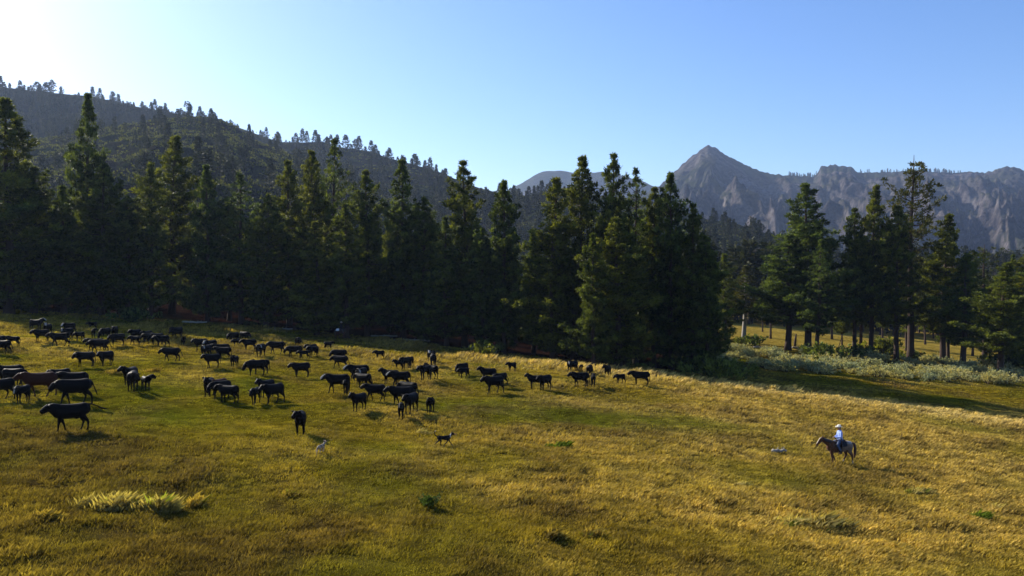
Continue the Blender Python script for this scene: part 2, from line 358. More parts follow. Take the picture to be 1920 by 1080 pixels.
# ------------------------------------------------------------ animals and people (all face +x, feet at z = 0)
M_COAT = m_coat("cattle_coat", .55, .0); M_HORSE = m_coat("horse_coat", .45, .15); M_SKIN = m_coat("skin", .55, 0)
BLACK = np.array((.0028, .0024, .0026))
def cow_mesh(name, gait=(0, 0, 0, 0), head='mid', tail='down', turn=0, calf=False, coat=BLACK, face=None):
    m = MB(); k = 1.0
    bw = .82 if calf else 1; bl = .88 if calf else 1; dz = .05 if calf else 0
    X = lambda x: x * bl
    tor = [(-.86, 1.10, .16, .20), (-.79, 1.08, .25, .28), (-.62, 1.06, .29, .31), (-.35, 1.01, .31, .335), (-.05, .99, .33, .35), (.25, .99, .32, .36), (.48, 1.0, .28, .365), (.66, 1.03, .25, .33), (.80, 1.03, .18, .27)]
    m.loft([(X(a), 0, b + dz) for a, b, c, d in tor], [(c * bw, d * (.84 if calf else 1)) for a, b, c, d in tor], 14)
    hd = {'low': ((.96, 1.02), (1.09, .94), (1.28, .60)), 'mid': ((.90, 1.21), (1.04, 1.25), (1.38, 1.05)), 'up': ((.90, 1.30), (1.00, 1.42), (1.34, 1.22)),
          'graze': ((.98, .80), (1.10, .58), (1.22, .20)), 'down': ((.94, 1.13), (1.08, 1.12), (1.36, .86))}[head]
    sw = lambda p, r: (X(.62) + (p[0] - .62) * math.cos(turn * r), math.sin(turn * r) * (p[0] - .62), p[1] + dz * .5)
    n0 = (X(.55), 0, 1.04 + dz); n1 = sw(hd[0], .7); h0 = sw(hd[1], 1); h1 = sw(hd[2], 1)
    m.loft([n0, tuple((a + b) / 2 for a, b in zip(n0, n1)), n1, h0], [(.24 * bw, .33), (.21 * bw, .31), (.165, .245), (.14, .175)], 12)
    mid = tuple(a * .45 + b * .55 for a, b in zip(h0, h1))
    m.loft([h0, mid, h1], [(.16, .19), (.135, .165), (.115, .125)], 10)
    hv = Vector(h1) - Vector(h0); lat = Vector((-hv.y, hv.x, 0)).normalized()
    for s in (-1, 1):
        e0 = Vector(h0) + lat * s * .09 + Vector((0, 0, .08)); e1 = e0 + lat * s * .20 + Vector((-.03, 0, .01))
        m.loft([e0, (e0 + e1) / 2, e1], [(.03, .05), (.035, .085), (.02, .04)], 8)
    up = dz
    legs = []
    for i, s in enumerate((1, -1)):      # front
        g = gait[i]; y = .17 * s * bw; lift = max(0, -g) * .0
        kx = X(.52) + g * .45
        m.loft([(X(.50), y * 1.05, .95 + dz), (X(.51) + g * .12, y, .66 + dz), (kx, y, .40), (kx + g * .10 - .01, y, .20), (X(.52) + g * .62, y, .10), (X(.55) + g * .66, y, .03)],
               [(.12, .19), (.085, .12), (.055, .06), (.042, .045), (.048, .05), (.06, .07)], 9, (1, 0, 0))
    for i, s in enumerate((1, -1)):      # rear
        g = gait[i + 2]; y = .17 * s * bw
        hx = X(-.74) + g * .38
        m.loft([(X(-.60), y, 1.0 + dz), (X(-.52) + g * .14, y * 1.1, .72 + dz), (hx + .03, y, .50), (hx + .0, y, .42), (hx + g * .12 + .03, y, .22), (X(-.68) + g * .55, y, .10), (X(-.64) + g * .58, y, .03)],
               [(.15, .24), (.11, .165), (.06, .085), (.052, .065), (.043, .045), (.048, .05), (.06, .07)], 9, (1, 0, 0))
    tx = X(-.90)
    tp = {'down': [(tx + .08, 0, 1.26), (tx - .04, 0, 1.1), (tx - .05, .01, .75), (tx - .03, .02, .48), (tx - .03, .02, .36)],
          'out': [(tx + .08, 0, 1.27), (tx - .12, 0, 1.25), (tx - .34, .03, 1.16), (tx - .58, .06, 1.02), (tx - .84, .08, .97)],
          'swing': [(tx + .08, 0, 1.26), (tx - .05, 0, 1.15), (tx - .16, .04, .86), (tx - .26, .08, .62), (tx - .32, .1, .45)]}[tail]
    m.loft([(a, b, c + dz) for a, b, c in tp], [.045, .036, .036, .05, .028], 8, (0, 1, 0))
    if not calf: m.loft([(X(-.42), 0, .70), (X(-.28), 0, .66), (X(-.15), 0, .68)], [(.09, .07), (.10, .08), (.07, .05)], 8)
    H0, H1 = np.array(h0), np.array(h1)
    def paint(co):
        c = np.tile(coat, (len(co), 1)).astype(float)
        if face:
            d = H1 - H0; L = np.linalg.norm(d); u = d / L; q = (co - H0) @ u; r = np.linalg.norm(co - H0 - q[:, None] * u, axis=1)
            k = (q > (-.05 if face == 'white' else .12)) & (r < .17) & (q < L + .2) & (np.abs((co - H0) @ np.array(lat)) < (.12 if face == 'white' else .05))
            fn = np.cross(u, np.array(lat)); fn = fn if fn[2] > 0 else -fn; k = k & ((co - H0) @ fn > (.0 if face == 'white' else .06))
            c[k] = (.30, .27, .23)
        return c
    return remeshed(m, name, [M_COAT], .026, 2, paint)
BROWN = np.array((.045, .014, .007)); DUN = np.array((.010, .006, .0045))
CM = {
 'w1': cow_mesh("cow", (.35, -.3, -.3, .42), 'mid'),
 'w2': cow_mesh("cow", (-.35, .32, .4, -.3), 'down', 'swing'),
 'w3': cow_mesh("cow", (.1, -.45, .3, -.1), 'mid', 'down', .25),
 'st': cow_mesh("cow", (.02, -.06, .05, -.1), 'mid'),
 's2': cow_mesh("cow", (.05, -.1, -.12, .1), 'up', 'down', -.5),
 'up': cow_mesh("cow", (.08, -.06, .1, -.05), 'up'),
 'lo': cow_mesh("cow", (.15, -.12, .1, -.15), 'low', 'down', .2),
 'gr': cow_mesh("cow", (.2, -.1, .12, -.1), 'graze', 'down'),
 'to': cow_mesh("cow", (.2, -.42, -.18, .3), 'mid', 'out'),
 'sw': cow_mesh("cow", (.4, -.35, -.42, .38), 'down', 'swing', .1),
 'tl': cow_mesh("cow", (.05, -.12, .05, -.05), 'down', 'down', .9),
 'wf': cow_mesh("cow", (.35, -.2, -.2, .2), 'mid', 'down', .1, face='white'),
 'wh': cow_mesh("cow", (.05, -.1, .1, -.1), 'up', 'down', .5, face='white'),
 'bz': cow_mesh("cow", (.1, -.2, .2, -.1), 'mid', 'down', .7, face='blaze'),
 'br': cow_mesh("cow", (.35, -.42, .5, -.4), 'mid', 'down', coat=BROWN),
 'dn': cow_mesh("cow", (.05, -.15, .1, -.1), 'down', 'down', .85, coat=DUN),
 'c1': cow_mesh("calf", (.1, -.08, .08, -.1), 'mid', calf=True),
 'c2': cow_mesh("calf", (.35, -.3, -.3, .35), 'down', calf=True),
 'c3': cow_mesh("calf", (.05, -.1, .1, -.12), 'up', turn=.9, calf=True),
 'cb': cow_mesh("calf", (.05, -.1, .1, -.12), 'down', turn=.3, calf=True, face='blaze'),
}

def dog_mesh(name, run, coat, paint_fn, tail='up'):
    m = MB()
    tor = [(-.32, .50, .06, .08), (-.24, .50, .085, .11), (-.05, .49, .085, .10), (.12, .48, .10, .135), (.26, .50, .085, .12), (.33, .53, .06, .09)]
    m.loft([(a, 0, b) for a, b, c, d in tor], [(c, d) for a, b, c, d in tor], 12)
    m.loft([(.28, 0, .53), (.38, 0, .62), (.44, 0, .68)], [.08, .065, .06], 10)
    m.loft([(.40, 0, .69), (.48, 0, .69), (.58, 0, .655), (.64, 0, .645)], [.065, .068, .038, .028], 10)
    for s in (-1, 1):
        m.loft([(.43, s * .045, .72), (.42, s * .07, .78), (.43, s * .08, .76)], [.03, .022, .01], 6, (1, 0, 0))
        g = run * s
        m.loft([(.22, s * .07, .46), (.24 + g * .06, s * .07, .30), (.23 + g * .17, s * .07, .15), (.24 + g * .25, s * .07, .03)], [.055, .035, .024, .026], 8, (1, 0, 0))
        m.loft([(-.24, s * .07, .48), (-.20 - g * .06, s * .07, .32), (-.31 - g * .12, s * .07, .19), (-.30 - g * .22, s * .07, .03)], [.075, .045, .024, .026], 8, (1, 0, 0))
    tp = [(-.32, 0, .55), (-.42, 0, .60), (-.48, 0, .72), (-.45, 0, .84), (-.40, 0, .87)] if tail == 'up' else [(-.32, 0, .54), (-.44, 0, .48), (-.54, 0, .36), (-.60, 0, .30)]
    m.loft(tp, [.035, .03, .028, .026, .014][:len(tp)], 7, (0, 1, 0))
    return remeshed(m, name, [M_COAT], .014, 2, paint_fn)

def tube(mb, pts, r, n=6, ref=(0, 0, 1)): mb.loft(pts, [r] * len(pts), n, ref, .3)
M_MANE = m_simple("mane_hair", (.03, .015, .01), .6, .3); M_LEATHER = m_simple("leather", (.045, .02, .012), .5, .3)
M_PAD = m_simple("saddle_blanket", (.02, .02, .025), .9, .3); M_HAT = m_simple("straw_felt", (.80, .76, .66), .8, .06)
M_SHIRT = m_simple("shirt_cotton", (.30, .40, .74), .8, .2, 9); M_JEAN = m_simple("denim", (.05, .075, .14), .85, .2)
M_CHAP = m_simple("chaps_leather", (.018, .014, .014), .6, .2); M_HAIR = m_simple("hair", (.05, .03, .02), .6, .2)
M_DARKCLOTH = m_simple("dark_cloth", (.015, .017, .022), .8, .2)

def make_horse(label, coat_fn, loc, rz, s=1.0, tailc=None):
    root = bpy.data.objects.new("horse", None); COL.objects.link(root); root.location = loc; root.rotation_euler = (0, 0, rz); root.scale = (s, s, s)
    tag(root, label, "horse", "horses ridden beside the herd")
    m = MB()
    tor = [(-.80, 1.16, .10, .14), (-.72, 1.17, .20, .25), (-.52, 1.16, .27, .31), (-.25, 1.10, .27, .31), (.05, 1.07, .28, .33), (.32, 1.08, .26, .35), (.52, 1.12, .22, .33), (.68, 1.14, .15, .25)]
    m.loft([(a, 0, b) for a, b, c, d in tor], [(c, d) for a, b, c, d in tor], 14)
    m.loft([(.42, 0, 1.22), (.64, 0, 1.34), (.86, 0, 1.46), (1.04, 0, 1.56)], [(.17, .27), (.13, .215), (.095, .165), (.08, .125)], 12)
    m.loft([(1.02, 0, 1.60), (1.12, 0, 1.54), (1.28, 0, 1.36), (1.40, 0, 1.21)], [(.085, .11), (.09, .135), (.062, .09), (.055, .07)], 10)
    for sd in (-1, 1):
        m.loft([(1.00, sd * .05, 1.66), (1.00, sd * .06, 1.73), (1.02, sd * .062, 1.79)], [.03, .028, .012], 6, (1, 0, 0))
    def leg(p, r): m.loft(p, r, 9, (1, 0, 0))
    leg([(.50, .15, 1.05), (.53, .14, .78), (.50, .13, .52), (.47, .13, .46), (.44, .13, .22), (.43, .13, .11), (.46, .13, .03)], [(.10, .17), (.075, .10), (.055, .062), (.055, .06), (.035, .042), (.042, .048), (.055, .065)])
    leg([(.48, -.15, 1.05), (.42, -.14, .78), (.32, -.13, .54), (.29, -.13, .48), (.17, -.13, .24), (.12, -.13, .12), (.13, -.13, .03)], [(.10, .17), (.075, .10), (.055, .062), (.055, .06), (.035, .042), (.042, .048), (.055, .065)])
    leg([(-.56, -.15, 1.1), (-.46, -.15, .80), (-.52, -.14, .58), (-.48, -.14, .50), (-.38, -.14, .28), (-.33, -.14, .16), (-.34, -.14, .07)], [(.14, .24), (.10, .15), (.055, .08), (.05, .065), (.037, .043), (.043, .048), (.055, .062)])
    leg([(-.58, .15, 1.1), (-.60, .15, .82), (-.74, .14, .60), (-.77, .14, .52), (-.78, .14, .28), (-.79, .14, .13), (-.76, .14, .03)], [(.14, .24), (.10, .15), (.055, .08), (.05, .065), (.037, .043), (.043, .048), (.055, .062)])
    link("body", remeshed(m, "horse_body", [M_HORSE], .024, 2, coat_fn), root)
    t = MB(); t.loft([(-.84, 0, 1.34), (-.95, 0, 1.24), (-1.0, .01, .98), (-.98, .02, .68), (-.95, .02, .42)], [(.05, .05), (.07, .075), (.085, .10), (.075, .10), (.03, .04)], 10, (0, 1, 0))
    link("tail", t.mesh("tail", [tailc or M_MANE]), root)
    mn = MB()
    for i in range(16):
        f = i / 15; x = .52 + f * .50; z = 1.50 + f * .16
        mn.loft([(x, 0, z - .02), (x - .03, .07, z - .03), (x - .05, .115, z - .13), (x - .04, .12, z - .22 + .05 * f)], [(.03, .02), (.03, .018), (.026, .014), (.012, .008)], 6)
    mn.loft([(1.02, 0, 1.70), (1.10, 0, 1.66), (1.17, 0, 1.55)], [.03, .03, .012], 6)
    link("mane", mn.mesh("mane", [M_MANE]), root)
    pd = MB(); V = []; Q = []
    nx_, na = 8, 13
    for i in range(nx_):
        x = -.38 + i * .10
        tz = np.interp(x, [a[0] for a in tor], [a[1] for a in tor]); rw = np.interp(x, [a[0] for a in tor], [a[2] for a in tor]) + .022; rh = np.interp(x, [a[0] for a in tor], [a[3] for a in tor]) + .022
        for k in range(na):
            an = R(10 + 160 * k / (na - 1)); V.append((x, math.cos(an) * rw, tz + math.sin(an) * rh))
    Q = [(i * na + k, i * na + k + 1, (i + 1) * na + k + 1, (i + 1) * na + k) for i in range(nx_ - 1) for k in range(na - 1)]
    V2 = [(x, y * .96, z - .012) for x, y, z in V]; n = len(V); pd.add(V + V2, Q + [tuple(n + a for a in q_[::-1]) for q_ in Q])
    link("saddle_blanket", pd.mesh("saddle_blanket", [M_PAD]), root)
    sd = MB(); sd.loft([(-.30, 0, 1.52), (-.25, 0, 1.485), (-.10, 0, 1.45), (.08, 0, 1.46), (.20, 0, 1.52)], [(.17, .035), (.20, .05), (.17, .045), (.16, .05), (.10, .05)], 12)
    for s_ in (-1, 1): sd.loft([(-.02, s_ * .12, 1.47), (.0, s_ * .26, 1.33), (.02, s_ * .33, 1.10), (.04, s_ * .35, .88)], [(.20, .02), (.19, .02), (.12, .015), (.06, .012)], 8, (1, 0, 0))
    so = link("saddle", sd.mesh("saddle", [M_LEATHER]), root)
    hn = MB(); tube(hn, [(.20, 0, 1.54), (.225, 0, 1.62)], .022); tube(hn, [(.20, 0, 1.625), (.25, 0, 1.635)], .038); link("saddle_horn", hn.mesh("saddle_horn", [M_LEATHER]), so)
    for s_ in (-1, 1):
        st = MB(); y = s_ * .36
        tube(st, [(.05, y, .90), (.12, y, .84), (.12, y, .74), (-.02, y, .74), (-.02, y, .84), (.05, y, .90)], .012, 6, (0, 1, 0)); link("stirrup", st.mesh("stirrup", [M_LEATHER]), so)
    br = MB()
    for s_ in (-1, 1):
        tube(br, [(1.04, s_ * .09, 1.64), (1.15, s_ * .10, 1.50), (1.30, s_ * .07, 1.32)], .011)
        tube(br, [(1.30, s_ * .07, 1.30), (1.0, s_ * .13, 1.40), (.60, s_ * .10, 1.60), (.34, s_ * .03, 1.66)], .007)
    tube(br, [(1.27, -.075, 1.36), (1.33, 0, 1.44), (1.27, .075, 1.36)], .011)
    link("bridle", br.mesh("bridle", [M_LEATHER]), root)
    return root

def make_rider(label, loc, rz, s, shirt, jeans):
    """seated rider; local origin under the horse, seat at z about 1.5"""
    root = bpy.data.objects.new("person", None); COL.objects.link(root); root.location = loc; root.rotation_euler = (0, 0, rz); root.scale = (s, s, s)
    tag(root, label, "person")
    hips = (-.06, 0, 1.56); ch = (-.05, 0, 1.90); nk = (-.03, 0, 2.08)
    def torso(mb, g):
        mb.loft([(-.06, 0, 1.52), (-.07, 0, 1.64), (-.06, 0, 1.80), (-.05, 0, 1.95), (-.04, 0, 2.05), (-.03, 0, 2.09)], [(.175 + g, .12 + g), (.15 + g, .105 + g), (.175 + g, .115 + g), (.20 + g, .11 + g), (.13 + g, .085 + g), (.07 + g, .065 + g)], 14, (1, 0, 0))
    def arms(mb, g, upto=1):
        for sd in (-1, 1):
            sh = Vector((-.04, sd * .19, 2.0)); el = Vector((.0, sd * .26, 1.72)); wr = Vector((.25, sd * .08, 1.68))
            if upto: mb.loft([sh, (sh + el) / 2, el], [.062 + g, .054 + g, .046 + g], 10, (1, 0, 0)); mb.loft([el, (el + wr) / 2, wr], [.047 + g, .041 + g, .031 + g], 10)
    def legs(mb, g, boot=True):
        for sd in (-1, 1):
            hp = Vector((-.06, sd * .10, 1.54)); kn = Vector((.26, sd * .35, 1.26)); an = Vector((.06, sd * .37, .84)); ft = Vector((.20, sd * .38, .78))
            mb.loft([hp, (hp + kn) / 2, kn], [.10 + g, .088 + g, .065 + g], 10); mb.loft([kn, kn * .6 + an * .4, an], [.064 + g, .06 + g, .042 + g], 10, (1, 0, 0))
            if boot: mb.loft([an, (an + ft) / 2, ft], [(.045, .045), (.045, .04), (.035, .025)], 8)
    b = MB(); torso(b, 0); arms(b, 0); legs(b, 0)
    b.loft([(-.03, 0, 2.05), (-.01, 0, 2.14)], [.055, .052], 10, (1, 0, 0))
    b.loft([(-.005, 0, 2.12), (.005, 0, 2.18), (0, 0, 2.26), (-.01, 0, 2.33)], [(.055, .065), (.072, .088), (.078, .098), (.06, .075)], 14, (1, 0, 0))
    b.loft([(.085, 0, 2.235), (.108, 0, 2.205)], [.012, .017], 8, (0, 1, 0))          # nose
    b.loft([(.08, -.025, 2.165), (.09, 0, 2.163), (.08, .025, 2.165)], [.010, .012, .010], 8)   # lips
    for sd in (-1, 1):
        b.loft([(-.005, sd * .075, 2.20), (-.005, sd * .083, 2.25)], [.012, .016], 8, (1, 0, 0))  # ears
        w = Vector((.25, sd * .08, 1.68)); b.loft([w, w + Vector((.05, -sd * .02, 0)), w + Vector((.085, -sd * .03, 0))], [(.03, .022), (.04, .018), (.038, .016)], 10)
    def pc(co):
        c = np.tile((.36, .19, .12), (len(co), 1)).astype(float)
        for sd in (-1, 1):
            c[np.linalg.norm(co - np.array((.088, sd * .032, 2.235)), axis=1) < .014] = (.03, .02, .02)
        c[(np.abs(co[:, 1]) < .028) & (np.abs(co[:, 2] - 2.163) < .008) & (co[:, 0] > .07)] = (.28, .09, .08)
        return c
    me = remeshed(b, "person_body", [M_SKIN], .012, 1, pc)
    bo = link("body", me, root)
    for sd in (-1, 1):   # hands closed on the reins: palm is part of the body, five fingers curl round the rein
        h = MB(); w = Vector((.335, sd * .05, 1.68))
        for k in range(4):
            y = w.y; z = w.z + .028 - k * .019; L = (.9, 1, .95, .78)[k]
            h.loft([(w.x - .005, y, z), (w.x + .032 * L, y + sd * .004, z), (w.x + .045 * L, y - sd * .018, z - .002), (w.x + .028 * L, y - sd * .036, z - .003), (w.x + .006, y - sd * .034, z - .003)], [.010, .0095, .009, .0085, .007], 7)
        h.loft([(w.x - .055, y, w.z + .025), (w.x - .02, y - sd * .02, w.z + .045), (w.x + .015, y - sd * .026, w.z + .045)], [.012, .011, .008], 7)
        link("hand", h.mesh("hand", [M_HANDSKIN]), root)
    sh = MB(); torso(sh, .018); arms(sh, .014)
    sh.loft([(-.06, 0, 1.50), (-.06, 0, 1.60)], [(.18, .13), (.17, .12)], 12, (1, 0, 0))
    link("shirt", remeshed(sh, "shirt", [shirt], .014, 2), root)
    lg = MB(); legs(lg, .016, False); lg.loft([(-.07, 0, 1.50), (-.07, 0, 1.62)], [(.175, .14), (.165, .125)], 12, (1, 0, 0))
    link("jeans", remeshed(lg, "jeans", [jeans], .014, 2), root)
    for sd in (-1, 1):
        cp = MB()
        kn = Vector((.26, sd * .38, 1.26)); an = Vector((.05, sd * .40, .86))
        cp.loft([(-.0, sd * .25, 1.46), kn, (kn + an) / 2, an], [(.03, .10), (.03, .11), (.03, .125), (.03, .12)], 10, (1, 0, 0))
        link("chap", cp.mesh("chap", [M_CHAP]), root)
    for sd in (-1, 1):
        bt = MB(); bt.loft([(.06, sd * .372, 1.0), (.05, sd * .374, .84), (.06, sd * .376, .79)], [(.058, .062), (.05, .052), (.045, .05)], 10, (1, 0, 0)); bt.loft([(.02, sd * .378, .775), (.12, sd * .38, .775), (.23, sd * .383, .765)], [(.04, .035), (.043, .03), (.025, .018)], 10)
        link("boot", bt.mesh("boot", [M_LEATHER]), root)
    ha = MB(); ha.loft([(-.045, 0, 2.16), (-.045, 0, 2.24), (-.02, 0, 2.33)], [(.075, .06), (.084, .07), (.07, .085)], 12, (1, 0, 0)); link("hair", ha.mesh("hair", [M_HAIR]), root)
    ht = MB(); n = 28; V = []; Q = []; T = []
    prof = [(.195, .215, 2.305), (.20, .225, 2.297), (.105, .125, 2.283), (.095, .115, 2.30), (.088, .108, 2.38), (.07, .092, 2.425), (.03, .05, 2.405)]
    for ri, (ry, rx, z) in enumerate(prof):
        for k in range(n):
            a = 2 * math.pi * k / n; zz = z + (.055 * abs(math.sin(a)) ** 2.2 if ri < 2 else 0); V.append((math.cos(a) * rx + .005, math.sin(a) * ry, zz))
    Q = [(i * n + k, i * n + (k + 1) % n, (i + 1) * n + (k + 1) % n, (i + 1) * n + k) for i in range(len(prof) - 1) for k in range(n)]
    V.append((.005, 0, 2.40)); T = [(len(V) - 1, (len(prof) - 1) * n + k, (len(prof) - 1) * n + (k + 1) % n) for k in range(n)]
    ht.add(V, Q, T); hobj = link("hat", ht.mesh("hat", [M_HAT]), root)
    hb = MB(); V = []; 
    for z, g in ((2.292, .004), (2.32, .004)):
        for k in range(n):
            a = 2 * math.pi * k / n; V.append((math.cos(a) * (.113 + g) + .005, math.sin(a) * (.094 + g), z))
    hb.add(V, [(k, (k + 1) % n, n + (k + 1) % n, n + k) for k in range(n)]); link("hat_band", hb.mesh("hat_band", [M_LEATHER]), hobj)
    return root
M_HANDSKIN = m_simple("hand_skin", (.36, .19, .12), .55, .08)

def ground_at(px, py):
    x, y, z, s = hit(px, py); return (x, y, z)
# --- the rider in front, on the buckskin roan horse
def roan(co):
    x, z = co[:, 0], co[:, 2]; br = np.array((.10, .042, .018)); pale = np.array((.17, .12, .085)); white = np.array((.42, .37, .32))
    k = sstep(.45, -.15, x + .1 * np.sin(z * 14)); c = br + (pale - br) * (k * sstep(.62, .85, z))[:, None]
    rump = sstep(-.30, -.62, x) * sstep(1.22, 1.40, z); c = c + (white - c) * (rump * .8)[:, None]
    sp = perlin(x * 16, z * 16 + co[:, 1] * 11, 4) > .42; c[sp & (x < .1) & (z > 1)] *= .8
    legs = z < .62; c[legs] = (.10, .045, .025); c[(z < .30) & (x < 0)] = (.36, .28, .2)
    bl = (x > 1.08) & (np.abs(co[:, 1]) < .022) & (z > 1.72 - (x - 1.0) * 1.0); c[bl] = (.6, .54, .48)
    return c
def grey_pinto(co):
    x, z = co[:, 0], co[:, 2]; c = np.tile((.05, .028, .02), (len(co), 1)).astype(float)
    c[(x < -.35 + .1 * np.sin(z * 9)) & (z > 1.12)] = (.75, .72, .68); c[z < .9] = (.10, .03, .02); return c
hx, hy, hz = ground_at(1573, 868)
make_horse("tan and brown horse with pale rump and dark tail walking left alone across the meadow", roan, (hx, hy, hz), R(184), 1.0, m_simple("tail_hair", (.055, .018, .012), .6, .3))
make_rider("person in white cowboy hat and pale blue shirt riding the tan horse at right", (hx, hy, hz), R(184), 1.0, M_SHIRT, M_JEAN)
hx, hy, hz = ground_at(640, 636)
make_horse("dark horse with a white rump standing in shade against the forest edge", grey_pinto, (hx, hy, hz), R(35), 1.0)
make_rider("person in pale hat and dark clothes riding the white rumped horse at the forest edge", (hx, hy, hz), R(35), 1.0, M_DARKCLOTH, M_DARKCLOTH)
# --- dogs
def collie(co):
    c = np.tile((.010, .009, .009), (len(co), 1)).astype(float); x, z = co[:, 0], co[:, 2]
    c[(x > .32) & (x < .38) & (z > .50)] = (.45, .43, .40); c[z < .09] = (.5, .45, .4); c[(x > .55) & (z > .62)] = (.4, .2, .1); c[(x < -.40) & (z > .84)] = (.6, .58, .55); return c
def pale(co):
    c = np.tile((.34, .26, .18), (len(co), 1)).astype(float); x, z = co[:, 0], co[:, 2]
    c[(perlin(x * 5 + 3, z * 6 + co[:, 1] * 6, 8) > .22) & (x > -.2)] = (.05, .035, .03); c[(x > .4)] = (.66, .42, .28); return c
o = link("dog", dog_mesh("dog", 1.0, None, collie), None, ground_at(832, 839), R(8), (1.05,) * 3); tag(o, "black dog with white collar trotting right with its tail curled up", "dog", "herding dogs")
o = link("dog", dog_mesh("dog", .6, None, pale, 'down'), None, ground_at(602, 858), R(72), (.82,) * 3); tag(o, "pale tan dog with dark patches in front of the lone cow", "dog", "herding dogs")

